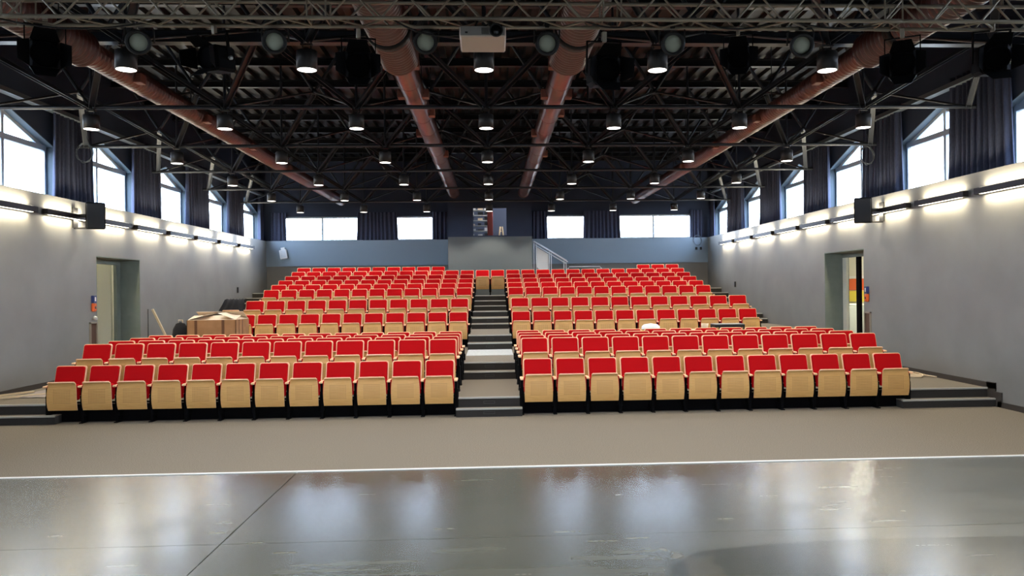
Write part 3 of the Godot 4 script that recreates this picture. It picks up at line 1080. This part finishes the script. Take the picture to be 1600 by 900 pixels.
func stage_lights() -> void:
	var spots := [[-3.38, 4.45], [-2.06, 4.46], [-0.57, 4.46], [0.65, 4.45], [1.93, 4.45], [3.26, 4.44]]
	var proto: Node3D
	for i in 6:
		var o: Node3D
		if proto == null:
			o = Node3D.new()
			proto = o
			var face := Transform3D(Basis(Vector3.RIGHT, PI / 2), Vector3.ZERO)      # local y towards the stage
			var b := mb(true)
			lathe(b, [Vector2(0, -0.26), Vector2(0.06, -0.25), Vector2(0.085, -0.17), Vector2(0.088, -0.02), Vector2(0.118, -0.01), Vector2(0.122, 0.02), Vector2(0.112, 0.03), Vector2(0.088, 0.03), Vector2(0.085, 0.0)], 24, face)
			put("housing", b, M.black, o)
			var l := mb(true)
			lathe(l, [Vector2(0.087, -0.005), Vector2(0.07, 0.008), Vector2(0.04, 0.016), Vector2(0.0, 0.019)], 24, face)
			put("lens", l, M.lens, o)
			var y := mb(true)
			tube(y, [Vector3(-0.128, 0, -0.08), Vector3(-0.128, 0.13, -0.08), Vector3(-0.11, 0.16, -0.08), Vector3(0.11, 0.16, -0.08), Vector3(0.128, 0.13, -0.08), Vector3(0.128, 0, -0.08)], 0.009, 6)
			put("yoke", y, M.black, o)
			var c := mb()
			cbox(c, Vector3(-0.025, 0.15, -0.10), Vector3(0.025, 0.21, -0.05), 0.005)
			put("clamp", c, M.black, o)
		else:
			o = proto.duplicate()
		o.name = numbered("stage_spotlight")
		add_child(o, true)
		o.position = P(spots[i][0], spots[i][1], 7.72)
		o.rotation = Vector3(0.28, -spots[i][0] * 0.06 + 0.02, 0)
		tag(o, "unlit round black spotlight with pale lens under the truss, %s from the left" % ORD[i], "spotlight", "round spotlights on the truss")
	var big := [[-4.22, 4.36, 0.5, 1.15], [-2.68, 4.33, -0.4, 0.95], [-1.22, 4.26, 0.15, 1.1], [1.24, 4.22, 0.1, 1.15], [2.57, 4.34, -0.3, 0.95], [4.26, 4.28, -0.5, 1.1], [5.24, 4.34, -0.3, 1.15]]
	proto = null
	for i in big.size():
		var o: Node3D
		if proto == null:
			o = Node3D.new()
			proto = o
			var face := Transform3D(Basis(Vector3.RIGHT, PI / 2), Vector3.ZERO)
			var b := mb()
			cbox(b, Vector3(-0.12, -0.13, -0.30), Vector3(0.12, 0.13, 0.0), 0.03)
			put("housing", b, M.soot, o)
			var rg := mb(true)
			lathe(rg, [Vector2(0.105, 0.0), Vector2(0.112, 0.03), Vector2(0.10, 0.03), Vector2(0.095, 0.012)], 20, face)
			put("lens_ring", rg, M.soot, o)
			var ln := mb(true)
			lathe(ln, [Vector2(0.097, 0.01), Vector2(0.05, 0.022), Vector2(0.0, 0.025)], 20, face)
			put("lens", ln, M.soot, o)
			for q in 4:
				var fl := mb()
				slab(fl, PackedVector2Array([Vector2(-0.11, 0.0), Vector2(0.11, 0.0), Vector2(0.075, 0.17), Vector2(-0.075, 0.17)]), -0.003, 0.003, 0.001, Transform3D(Basis(Vector3.BACK, q * PI / 2) * Basis(Vector3.RIGHT, 1.1), Basis(Vector3.BACK, q * PI / 2) * Vector3(0, 0.112, 0.03)))
				put("barn_door", fl, M.soot, o)
			var y := mb()
			box(y, Vector3(-0.155, -0.02, -0.17), Vector3(-0.145, 0.26, -0.13))
			box(y, Vector3(0.145, -0.02, -0.17), Vector3(0.155, 0.26, -0.13))
			box(y, Vector3(-0.155, 0.25, -0.17), Vector3(0.155, 0.26, -0.13))
			put("yoke", y, M.soot, o)
			var kn := mb(true)
			lathe(kn, [Vector2(0, 0.03), Vector2(0.022, 0.03), Vector2(0.022, 0.0), Vector2(0, 0.0)], 10, Transform3D(Basis(Vector3.BACK, -PI / 2), Vector3(0.15, 0, -0.15)))
			put("knob", kn, M.chrome, o)
			var c := mb()
			cbox(c, Vector3(-0.02, 0.25, -0.17), Vector3(0.02, 0.34, -0.12), 0.005)
			put("clamp", c, M.alu, o)
		else:
			o = proto.duplicate()
		o.name = numbered("barn_door_spotlight")
		add_child(o, true)
		o.position = P(big[i][0], big[i][1] - 0.06, 7.62)
		o.rotation = Vector3(0.15, big[i][2], 0)
		o.scale = Vector3.ONE * big[i][3]
		tag(o, "large black stage light with barn doors hanging from the truss, %s from the left" % ORD[i], "spotlight", "barn-door lights on the truss")
	# projector hung upside down
	var pj := thing("projector", "cream ceiling projector with a dark round lens hanging under the truss", "projector", P(0.005, 4.47, 7.42))
	pj.rotation = Vector3(-0.09, 0, 0)
	var b := mb()
	cbox(b, Vector3(-0.225, -0.05, -0.40), Vector3(0.225, 0.055, 0.0), 0.015)
	put("casing", b, M.projector, pj)
	var f := mb()
	cbox(f, Vector3(-0.215, -0.042, 0.0), Vector3(0.215, 0.05, 0.006), 0.002)
	put("front_panel", f, M.projector_front, pj)
	var ring := mb(true)
	var face := Transform3D(Basis(Vector3.RIGHT, PI / 2), Vector3(0.13, 0.008, 0.004))
	lathe(ring, [Vector2(0.066, 0.0), Vector2(0.066, 0.02), Vector2(0.058, 0.022), Vector2(0.052, 0.008)], 22, face)
	put("lens_ring", ring, M.black, pj)
	var ln := mb(true)
	lathe(ln, [Vector2(0.055, 0.006), Vector2(0.03, 0.02), Vector2(0, 0.024)], 20, face)
	put("lens", ln, M.black_gloss, pj)
	for i in 6:
		var v := mb()
		box(v, Vector3(-0.01 + i * 0.012, -0.03, 0.005), Vector3(-0.004 + i * 0.012, 0.035, 0.010))
		put("vent_slat", v, M.lamp_body, pj)
	var se := mb()
	box(se, Vector3(-0.17, -0.02, 0.005), Vector3(-0.145, -0.006, 0.010))
	put("sensor", se, M.black, pj)
	for x in [-0.1, 0.1]: bar("mount", Vector3(x, 0.05, -0.15), Vector3(x * 0.5, 0.17, -0.15), 0.01, M.black, pj)


# ---------------------------------------------------------------- doors in the side walls
func doors() -> void:
	for s in [-1, 1]:
		var side := "left" if s < 0 else "right"
		# corridor behind the wall
		var c := mb()
		room_box(c, s * 10.6, s * 10.8, 0.4, 3.2, 15.6, 23.2)
		room_box(c, s * OX, s * 10.8, 0.4, 3.2, 15.4, 15.6)
		room_box(c, s * OX, s * 10.8, 0.4, 3.2, 23.2, 23.4)
		room_box(c, s * OX, s * 10.8, 3.0, 3.2, 15.4, 23.4)
		struct("wall_corridor_" + side, c, M.cream, "cream corridor wall seen through the %s doorway" % side, "wall")
		var fl := mb()
		room_box(fl, s * OX, s * 10.8, 0.3, 0.555, 15.4, 23.4)
		struct("floor", fl, M.base, "dark corridor floor beyond the %s doorway" % side, "floor")
		var d := thing("door_%d" % (1 if s < 0 else 2), "open doorway with recessed grey reveal in the %s wall" % side, "door", P(s * WX, 0.56, 16.35), "", "structure")
		var rv := mb()
		room_box(rv, 0, s * 0.6, 0.0, 2.21, 1.97, 1.99)
		room_box(rv, 0, s * 0.6, 2.19, 2.21, 0.0, 1.99)
		room_box(rv, 0, s * 0.6, 0.0, 2.21, 0.0, 0.02)
		put("reveal", rv, M.reveal if s > 0 else M.reveal, d)
		var fr := mb()
		room_box(fr, s * 0.44, s * 0.50, 0.0, 2.08, 1.79, 1.97)
		room_box(fr, s * 0.44, s * 0.52, 0.0, 2.19, 0.02, 0.14)
		put("door_frame", fr, M.cream if s > 0 else M.reveal, d)
		var hd0 := mb()
		room_box(hd0, s * 0.44, s * 0.52, 2.08, 2.19, 0.02, 1.97)
		put("door_head", hd0, M.reveal, d)
		var post := mb()
		if s > 0:
			room_box(post, s * 0.44, s * 0.50, 0.0, 2.08, 1.12, 1.28)
			put("door_post", post, M.soot, d)
		else:
			room_box(post, s * 0.62, s * 1.5, 0.0, 2.10, 1.90, 1.95)
			put("door_leaf", post, M.cream, d)
		var lp := thing("corridor_lamp", "round white ceiling lamp in the %s corridor" % side, "lamp", P(s * 9.6, 2.90, 19.2))
		var g := mb(true)
		lathe(g, [Vector2(0, -0.06), Vector2(0.12, -0.05), Vector2(0.16, 0.0), Vector2(0.16, 0.07), Vector2(0, 0.07)], 18)
		put("shade", g, M.bulb, lp)
		var l := OmniLight3D.new()
		l.name = "corridor_light"
		l.position = P(s * 9.6, 2.87, 19.2)
		l.light_size = 0.12
		l.light_energy = 7.0
		l.light_color = c8(255, 248, 228)
		l.omni_range = 20
		l.omni_attenuation = 2
		l.shadow_enabled = true
		add_child(l, true)
		# switch box, call point and key recess beside the door
		var dd := 16.19
		var sw := thing("switch_box", "small blue switch box with white label beside the %s doorway" % side, "switch", P(s * WX, 1.87, dd))
		var b := mb()
		cbox(b, Vector3(-0.03, -0.075, -0.06), Vector3(0.03, 0.075, 0.06), 0.008, Transform3D(Basis(), Vector3(-s * 0.03, 0, 0)))
		put("casing", b, M.blue, sw)
		var lb := mb()
		box(lb, Vector3(-s * 0.06 - 0.003, -0.04, -0.02), Vector3(-s * 0.06 + 0.003, 0.045, 0.025))
		put("label", lb, M.white, sw)
		var cp := thing("call_point", "orange alarm call point below the blue box by the %s doorway" % side, "alarm", P(s * WX, 1.70, dd))
		var o := mb()
		cbox(o, Vector3(-0.03, -0.085, -0.065), Vector3(0.03, 0.085, 0.065), 0.02, Transform3D(Basis(), Vector3(-s * 0.03, 0, 0)))
		put("casing", o, M.orange, cp)
		var bt := mb(true)
		lathe(bt, [Vector2(0, 0.01), Vector2(0.028, 0.006), Vector2(0.028, 0)], 12, Transform3D(Basis(Vector3.BACK, s * PI / 2), Vector3(-s * 0.06, 0, 0)))
		put("button", bt, M.brown, cp)
		var nk := thing("wall_cabinet", "narrow brown wooden recess cabinet beside the %s doorway" % side, "cabinet", P(s * WX, 0.7, dd))
		var k := mb()
		room_box(k, -s * 0.03, s * 0.01, 0.0, 0.70, -0.14, -0.11)
		room_box(k, -s * 0.03, s * 0.01, 0.0, 0.70, 0.11, 0.14)
		room_box(k, -s * 0.03, s * 0.01, 0.67, 0.70, -0.14, 0.14)
		put("frame", k, M.alu, nk)
		var kb := mb()
		room_box(kb, -s * 0.008, s * 0.01, 0.0, 0.67, -0.11, 0.11)
		put("back_panel", kb, M.brown, nk)
		if s < 0:
			var hd := mb(true)
			lathe(hd, [Vector2(0, -0.05), Vector2(0.04, -0.04), Vector2(0.05, 0), Vector2(0.03, 0.04), Vector2(0, 0.05)], 12, Transform3D(Basis(), Vector3(0.05, 0.78, 0)))
			put("steel_knob", hd, M.chrome, nk)
	# what can be made out through the doorways
	var ps := thing("poster", "red and white poster stuck on the cream leaf of the left door", "poster", P(-9.38, 1.78, 18.248))
	var a := mb()
	box(a, Vector3(-0.09, -0.05, 0.0), Vector3(0.09, 0.32, 0.006))
	put("paper", a, M.white, ps)
	var a2 := mb()
	box(a2, Vector3(-0.08, 0.06, 0.005), Vector3(0.08, 0.30, 0.009))
	put("printed_field", a2, mat(c8(150, 70, 62), 0.6), ps)
	var mu := thing("paper_banner", "orange and yellow paper banner on the wall behind the right doorway", "banner", P(10.58, 1.5, 21.9))
	var m0 := mb()
	box(m0, Vector3(-0.012, 0.33, -1.0), Vector3(0.01, 0.66, 1.0))
	put("orange_sheet", m0, M.orange, mu)
	var m1 := mb()
	box(m1, Vector3(-0.012, 0.0, -0.9), Vector3(0.01, 0.31, 0.9))
	put("yellow_sheet", m1, M.yellow, mu)
	var m2 := mb()
	box(m2, Vector3(-0.014, 0.67, -0.8), Vector3(0.01, 0.74, 0.8))
	put("white_sheet", m2, M.white, mu)
	var ds := thing("counter", "pale grey counter under the orange banner in the right corridor", "counter", P(10.2, 0.56, 21.9))
	var q := mb()
	cbox(q, Vector3(-0.3, 0, -1.1), Vector3(0.35, 0.86, 1.1), 0.01)
	put("body", q, mat(c8(170, 176, 172), 0.6), ds)
	var q2 := mb()
	cbox(q2, Vector3(-0.34, 0.86, -1.12), Vector3(0.37, 0.9, 1.12), 0.008)
	put("counter_top", q2, M.white, ds)
	var bag := thing("bag", "black bag lying on the floor inside the left corridor", "bag", P(-9.7, 0.555, 18.75))
	var bg := mb(true)
	lathe(bg, [Vector2(0, 0), Vector2(0.3, 0.02), Vector2(0.34, 0.12), Vector2(0.25, 0.24), Vector2(0, 0.28)], 14)
	put("body", bg, M.cloth_black, bag)


# ---------------------------------------------------------------- end wall, booth, rail, speakers
func back_wall_things() -> void:
	# control booth behind the glassless opening
	var r := mb()
	room_box(r, -1.6, 1.6, 3.3, 6.2, BACK + 1.6, BACK + 1.8)
	room_box(r, -1.6, -1.4, 3.3, 6.2, BACK + 0.45, BACK + 1.6)
	room_box(r, 1.4, 1.6, 3.3, 6.2, BACK + 0.45, BACK + 1.6)
	room_box(r, -1.36, 1.39, 6.0, 6.2, BOOTH + 0.15, BACK + 1.6)
	room_box(r, -1.36, 1.39, 3.1, 3.3, BOOTH + 0.15, BACK + 1.6)
	struct("wall_booth", r, M.booth, "blue-grey inside walls of the control booth", "wall")
	var l := OmniLight3D.new()
	l.name = "booth_light"
	l.position = P(0.9, 5.5, BOOTH + 0.9)
	l.light_energy = 4.5
	l.light_size = 0.1
	l.omni_range = 12
	l.omni_attenuation = 2
	l.shadow_enabled = true
	add_child(l, true)
	var bl := thing("booth_lamp", "small ceiling lamp inside the control booth", "lamp", P(0.9, 5.5, BOOTH + 0.9))
	var g := mb(true)
	lathe(g, [Vector2(0, -0.06), Vector2(0.1, -0.05), Vector2(0.12, 0.0), Vector2(0.1, 0.05), Vector2(0, 0.06)], 14)
	put("bulb", g, M.bulb, bl)
	bar("stem", Vector3(0, 0.05, 0), Vector3(0, 0.50, 0), 0.01, M.black, bl)
	var sh := thing("shelf_rack", "white shelf rack with cables in the booth window", "shelf", P(-0.40, 3.3, BOOTH + 1.3))
	for x in [-0.32, 0.32]: bar("upright", Vector3(x, 0, 0), Vector3(x, 1.75, 0), 0.02, M.white, sh)
	for i in 6:
		var st := mb()
		box(st, Vector3(-0.34, 0.62 + i * 0.19, -0.2), Vector3(0.34, 0.645 + i * 0.19, 0.1))
		put("shelf", st, M.white, sh)
	for i in 18:
		var bx := mb()
		var x := -0.27 + (i % 3) * 0.24
		var h := rng.randf_range(0.05, 0.13)
		box(bx, Vector3(x, 0, -0.08), Vector3(x + rng.randf_range(0.08, 0.2), h, 0.08))
		var o := put("storage_box", bx, [M.white, M.lamp_body, M.beige, M.cloth_black][rng.randi() % 4], self, Transform3D(Basis(), P(-0.40, 3.945 + (i / 3) * 0.19, BOOTH + 1.3)))
		tag(o, "small box on the booth shelf rack, %s on the %s shelf" % [["left", "middle", "right"][i % 3], ["lowest", "second", "third", "fourth", "fifth", "top"][i / 3]], "box", "boxes on the booth rack")
	var rc := thing("red_column", "brick red column standing in the booth behind the opening", "column", P(0.02, 3.3, BOOTH + 1.0))
	var co := mb()
	cbox(co, Vector3(-0.1, 0, -0.08), Vector3(0.1, 1.62, 0.08), 0.01)
	put("shaft", co, mat(c8(168, 78, 66), 0.7), rc)
	var la := thing("stepladder", "pale wooden stepladder standing in the booth", "ladder", P(0.42, 3.3, BOOTH + 1.2))
	for x in [-1, 1]:
		bar("rail", Vector3(x * 0.14, 0, 0.15), Vector3(x * 0.035, 0.97, 0), 0.032, M.pale_wood, la)
		bar("rail", Vector3(x * 0.14, 0, -0.15), Vector3(x * 0.035, 0.97, 0), 0.032, M.pale_wood, la)
	for i in 4:
		var y := 0.2 + i * 0.2
		bar("rung", Vector3(-0.14 + 0.08 * y, y, 0.15 * (1 - y)), Vector3(0.14 - 0.08 * y, y, 0.15 * (1 - y)), 0.014, M.pale_wood, la)
	# stair rail right of the booth
	var rl := thing("stair_railing", "chrome stair railing with perforated metal infill beside the booth", "railing", P(0, 0, 27.62))
	bar("handrail", Vector3(1.56, 3.68, 0), Vector3(2.80, 2.93, 0), 0.025, M.chrome, rl)
	bar("handrail", Vector3(1.60, 3.72, -0.35), Vector3(2.80, 3.0, -0.35), 0.02, M.chrome, rl)
	bar("lower_rail", Vector3(1.62, 3.55, 0), Vector3(2.72, 2.88, 0), 0.018, M.chrome, rl)
	for x in [1.58, 1.66, 2.13, 2.2, 2.66, 2.74]:
		bar("post", Vector3(x, 1.94, 0), Vector3(x, 3.66 - (x - 1.56) * 0.605, 0), 0.016, M.chrome, rl)
	var pf := mb()
	slab(pf, PackedVector2Array([Vector2(1.68, 2.75), Vector2(2.10, 2.45), Vector2(2.10, 3.22), Vector2(1.68, 3.48)]), -0.004, 0.004, 0.001)
	put("perforated_panel", pf, M.perforated, rl)
	var r2 := thing("guard_rail", "low steel guard rail behind the last chairs right of the stairs", "railing", P(0, 0, 27.75))
	var tb := mb(true)
	tube(tb, [Vector3(2.82, 1.94, 0), Vector3(2.82, 2.70, 0), Vector3(2.87, 2.76, 0), Vector3(3.98, 2.76, 0), Vector3(4.03, 2.70, 0), Vector3(4.03, 1.94, 0)], 0.022)
	put("tube", tb, M.chrome, r2)
	var dv := thing("wall_speaker", "small white wall box tilted on the left end wall panel", "speaker", P(-7.52, 3.37, BACK))
	dv.rotation.z = 0.15
	var b := mb()
	cbox(b, Vector3(-0.13, -0.2, 0.0), Vector3(0.13, 0.14, 0.1), 0.02)
	cbox(b, Vector3(-0.06, 0.14, 0.0), Vector3(0.08, 0.22, 0.07), 0.01)
	put("casing", b, M.white, dv)
	var gr := mb()
	for i in 5: box(gr, Vector3(-0.09, -0.13 + i * 0.05, 0.1), Vector3(0.09, -0.11 + i * 0.05, 0.104))
	put("grille", gr, M.frame, dv)
	for i in 2:
		var so := put("wall_socket", mb_box(Vector3(-0.04, -0.05, 0), Vector3(0.04, 0.05, 0.02)), M.black, self, Transform3D(Basis(), P(7.71 + i * 0.17, 3.42, BACK)))
		tag(so, "small black socket on the right end wall panel, the %s one" % ["left", "right"][i], "socket")
	for s in [-1, 1]:
		var so := put("wall_socket", mb_box(Vector3(-0.02, -0.09, -0.05), Vector3(0.02, 0.09, 0.05)), M.black, self, Transform3D(Basis(), P(s * 8.14, 2.05, 25.2)))
		tag(so, "small dark outlet on the %s side wall near its far end" % ("left" if s < 0 else "right"), "socket")
	# loudspeakers on the side walls
	for s in [-1, 1]:
		var o := thing("loudspeaker", "black loudspeaker on a wall bracket among the lights of the %s wall" % ("left" if s < 0 else "right"), "speaker", P(s * 7.72, 3.52, 15.5))
		var cab := mb()
		cbox(cab, Vector3(-0.17, -0.26, -0.17), Vector3(0.17, 0.26, 0.17), 0.02, Transform3D(Basis(Vector3.UP, -s * 0.45) * Basis(Vector3.RIGHT, 0.12), Vector3.ZERO))
		put("cabinet", cab, M.soot, o)
		var gl := mb()
		cbox(gl, Vector3(-0.15, -0.24, 0.17), Vector3(0.15, 0.24, 0.185), 0.006, Transform3D(Basis(Vector3.UP, -s * 0.45) * Basis(Vector3.RIGHT, 0.12), Vector3.ZERO))
		put("grille", gl, M.black, o)
		var br := mb()
		box(br, Vector3(minf(s * 0.05, s * 0.41), -0.03, -0.05), Vector3(maxf(s * 0.05, s * 0.41), 0.03, 0.05))
		box(br, Vector3(minf(s * 0.38, s * 0.41), -0.24, -0.08), Vector3(maxf(s * 0.38, s * 0.41), 0.16, 0.08))
		box(br, Vector3(minf(s * 0.0, s * 0.41), -0.26, -0.03), Vector3(maxf(s * 0.0, s * 0.41), -0.23, 0.03))
		put("bracket", br, M.black, o)
	# coils of pale cable by the curtains
	for c in [[-7.97, 4.78, 15.6], [8.02, 4.72, 15.9], [7.75, 3.72, BACK - 0.03]]:
		var pts := []
		for i in 61:
			var a := TAU * i / 20.0
			pts.append(P(c[0] + cos(a) * (0.15 + 0.02 * sin(i * 0.7)), c[1] + sin(a) * (0.19 + 0.02 * cos(i * 1.1)), c[2] + 0.02 * sin(i * 0.33)))
		pts.append(P(c[0], c[1] + 0.45, c[2]))
		var st := mb(true)
		tube(st, pts, 0.006, 6)
		tag(put("cable_coil", st, M.rail, self), "loose coil of pale cable hanging %s" % ("by the left curtains" if c[0] < 0 else "by the right curtains" if c[2] < 20 else "in the right end corner"), "cable")

func mb_box(lo: Vector3, hi: Vector3) -> SurfaceTool:
	var st := mb()
	cbox(st, lo, hi, 0.006)
	return st


# ---------------------------------------------------------------- things left about
func loose_things() -> void:
	var F := 0.56
	# cardboard box in the cross aisle
	var o := thing("cardboard_box", "large open cardboard box with tape strips in the left cross aisle", "box", P(-6.045, F, 17.0))
	var b := mb()
	box(b, Vector3(-0.525, 0, -0.9), Vector3(0.525, 0.02, 0))
	box(b, Vector3(-0.525, 0, -0.012), Vector3(0.525, 0.82, 0))
	box(b, Vector3(-0.525, 0, -0.9), Vector3(0.525, 0.82, -0.888))
	box(b, Vector3(-0.525, 0, -0.9), Vector3(-0.513, 0.82, 0))
	box(b, Vector3(0.513, 0, -0.9), Vector3(0.525, 0.82, 0))
	put("carton", b, M.card, o)
	var flaps := [[Vector3(0, 0.82, 0), Basis(Vector3.RIGHT, -1.35), 1.03, 0.42], [Vector3(0, 0.82, -0.9), Basis(Vector3.UP, PI) * Basis(Vector3.RIGHT, -1.15), 1.03, 0.42], [Vector3(0.525, 0.82, -0.45), Basis(Vector3.UP, PI / 2) * Basis(Vector3.RIGHT, -1.2), 0.88, 0.42], [Vector3(-0.525, 0.82, -0.45), Basis(Vector3.UP, -PI / 2) * Basis(Vector3.RIGHT, -1.3), 0.88, 0.45]]
	for f in flaps:
		var st := mb()
		box(st, Vector3(-f[2] / 2, 0, -0.006), Vector3(f[2] / 2, f[3], 0.0), Transform3D(f[1], f[0]))
		put("flap", st, M.card_in, o)
	for x in [-0.36, 0.22]:
		for y in [0.02, 0.46]:
			var st := mb()
			box(st, Vector3(x, y, 0), Vector3(x + 0.06, y + 0.36, 0.003))
			put("tape_strip", st, M.tape, o)
			var sd2 := mb()
			var z := -0.2 if x < 0 else -0.42
			box(sd2, Vector3(0.525, y, z - 0.04), Vector3(0.528, y + 0.36, z))
			put("tape_strip", sd2, M.tape, o)
	# backpack
	var bp := thing("backpack", "black backpack standing against the cardboard box in the cross aisle", "backpack", P(-6.82, F, 17.3))
	var pk := mb(true)
	lathe(pk, [Vector2(0, 0), Vector2(0.17, 0.0), Vector2(0.2, 0.1), Vector2(0.2, 0.42), Vector2(0.17, 0.62), Vector2(0.1, 0.74), Vector2(0, 0.78)], 16, Transform3D(Basis().scaled(Vector3(0.95, 1, 0.7)), Vector3.ZERO))
	put("body", pk, M.cloth_black, bp)
	var pc := mb(true)
	lathe(pc, [Vector2(0, 0.1), Vector2(0.12, 0.1), Vector2(0.14, 0.2), Vector2(0.13, 0.4), Vector2(0, 0.46)], 14, Transform3D(Basis().scaled(Vector3(1, 1, 0.5)), Vector3(0, 0, 0.13)))
	put("front_pocket", pc, M.black, bp)
	var hl := mb(true)
	tube(hl, [Vector3(-0.05, 0.74, 0), Vector3(-0.04, 0.82, 0), Vector3(0.04, 0.82, 0), Vector3(0.05, 0.74, 0)], 0.012, 6)
	put("handle", hl, M.beige, bp)
	# jacket over two chairs of row seven
	var jk := mb(true)
	var n := 18
	var rows := [[0.93, -0.06, 0.20], [0.945, 0.0, 0.23], [0.92, 0.07, 0.24], [0.80, 0.12, 0.27], [0.66, 0.16, 0.33], [0.55, 0.21, 0.40]]
	var jp := func(i: int, j: int, back: float) -> Vector3:
		var u := i / float(n) * 2 - 1
		var q: Array = rows[j]
		return Vector3(u * q[2] - 0.10 * j / 5.0, q[0] + 0.012 * sin(i * 2.1 + j), q[1] + 0.022 * sin(i * 1.3 + j * 0.6) - back * 0.035)
	for j in rows.size() - 1:
		for i in n:
			for back in [0.0, 1.0]:
				var a: Vector3 = jp.call(i, j, back)
				var c: Vector3 = jp.call(i + 1, j, back)
				var d: Vector3 = jp.call(i + 1, j + 1, back)
				var e: Vector3 = jp.call(i, j + 1, back)
				for v in ([a, c, d, a, d, e] if back == 0.0 else [a, d, c, a, e, d]): jk.add_vertex(v)
	tag(put("jacket", jk, M.cloth_black, self, Transform3D(Basis(), P(-6.42, 0.86, 19.86))), "dark jacket draped over the outermost chair backs behind the cardboard box", "jacket")
	# stick leaning against the left wall
	var sk := mb()
	box(sk, Vector3(-0.022, 0, -0.022), Vector3(0.022, 1.12, 0.022), Transform3D(bar_xf(P(-7.72, F, 19.1), P(-8.11, 1.62, 18.85), 1.0).basis.orthonormalized(), P(-7.72, F + 0.01, 19.1)))
	tag(put("wooden_stick", sk, M.pale_wood, self), "pale wooden stick leaning against the left wall behind the doorway", "stick")
	var cd := mb(true)
	tube(cd, [P(-8.145, 0.6, 18.72), P(-8.145, 1.6, 18.72)], 0.012, 6)
	tag(put("wall_pipe", cd, M.black, self), "thin dark pipe on the left wall beside the leaning stick", "pipe")
	# table, laptop lid and cup in the right cross aisle
	var tb := thing("table", "small black table with a pale top in the right cross aisle", "table", P(5.42, F, 17.1))
	var tt := mb()
	cbox(tt, Vector3(-0.34, 0.50, -0.4), Vector3(0.34, 0.56, 0.0), 0.006)
	put("table_frame", tt, M.black, tb)
	var tp := mb()
	cbox(tp, Vector3(-0.33, 0.56, -0.39), Vector3(0.33, 0.575, -0.01), 0.004)
	put("table_top", tp, M.projector_front, tb)
	for x in [-0.32, 0.32]:
		for z in [-0.38, -0.02]: bar("leg", Vector3(x, 0, z), Vector3(x, 0.52, z), 0.018, M.black, tb)
	var bn := thing("swivel_chair", "white shell chair top showing above the seat backs right of the aisle", "chair", P(3.57, F, 16.9))
	var sh := mb(true)
	lathe(sh, [Vector2(0.21, 0.50), Vector2(0.20, 0.56), Vector2(0.15, 0.60), Vector2(0, 0.625)], 18, Transform3D(Basis().scaled(Vector3(1, 1, 0.8)), Vector3.ZERO))
	put("shell", sh, M.white, bn)
	var sd := mb(true)
	lathe(sd, [Vector2(0, 0.48), Vector2(0.16, 0.48), Vector2(0.205, 0.51)], 18, Transform3D(Basis().scaled(Vector3(1, 1, 0.8)), Vector3.ZERO))
	put("underside", sd, M.lamp_body, bn)
	bar("post", Vector3(0, 0.03, 0), Vector3(0, 0.5, 0), 0.03, M.black, bn)
	var bs := mb(true)
	lathe(bs, [Vector2(0.24, 0), Vector2(0.24, 0.02), Vector2(0.04, 0.05), Vector2(0, 0.05)], 18)
	put("base", bs, M.black, bn)
	var cr := thing("crate", "beige box with a small pale container, between the shell chair and the table", "box", P(4.66, F, 17.1))
	var cb := mb()
	cbox(cb, Vector3(-0.25, 0, -0.3), Vector3(0.3, 0.46, 0), 0.01)
	put("body", cb, M.beige, cr)
	var cup := mb(true)
	lathe(cup, [Vector2(0, 0), Vector2(0.06, 0.0), Vector2(0.085, 0.13), Vector2(0.075, 0.13), Vector2(0.05, 0.01)], 16)
	tag(put("tub", cup, M.beige, self, Transform3D(Basis(), P(4.87, F + 0.46, 17.2))), "small pale tub standing on the beige box", "tub")
	# left side aisle: timber battens and a cloth
	for q in [[P(-8.12, 0.33, 12.45), P(-7.5, 0.295, 13.35)], [P(-8.08, 0.33, 12.85), P(-7.9, 0.30, 13.7)]]:
		var st := mb()
		var bx := bar_xf(q[0], q[1], 1.0)
		box(st, Vector3(-0.02, 0, -0.015), Vector3(0.02, (q[1] - q[0]).length(), 0.015), Transform3D(bx.basis.orthonormalized(), q[0]))
		tag(put("timber_batten", st, M.pale_wood, self), "pale timber batten lying on the left side platform, %s" % ("front one" if q[1].x > -7.7 else "one nearest the wall"), "batten")
	var cl := mb(true)
	for i in 12:
		for j in 12:
			var p := func(u: int, v: int) -> Vector3:
				return P(-7.75 + u * 0.075 - 0.01 * v, 0.287 + 0.012 * absf(sin(u * 1.1 + v * 0.7)) + 0.01 * absf(sin(v * 1.9)), 12.95 + v * 0.11)
			quad(cl, p.call(i, j), p.call(i + 1, j), p.call(i + 1, j + 1), p.call(i, j + 1), Vector3(-7.4, -3, -13.5))
	tag(put("dust_sheet", cl, M.grey_cloth, self), "crumpled grey dust sheet on the left side platform by the front chairs", "cloth")
	# right side aisle: coil of cable
	var pts := []
	for i in 81:
		var a := TAU * i / 20.0
		pts.append(P(7.76 + cos(a) * (0.19 + 0.03 * sin(i * 0.21)), 0.293 + i * 0.0006, 14.0 + sin(a) * (0.42 + 0.04 * cos(i * 0.3))))
	pts.append(P(8.0, 0.31, 13.75))
	pts.append(P(8.08, 0.30, 13.55))
	var cc := mb(true)
	tube(cc, pts, 0.012, 6)
	tag(put("cable_coil", cc, M.beige, self), "coil of cream cable lying on the right side platform by the wall", "cable")
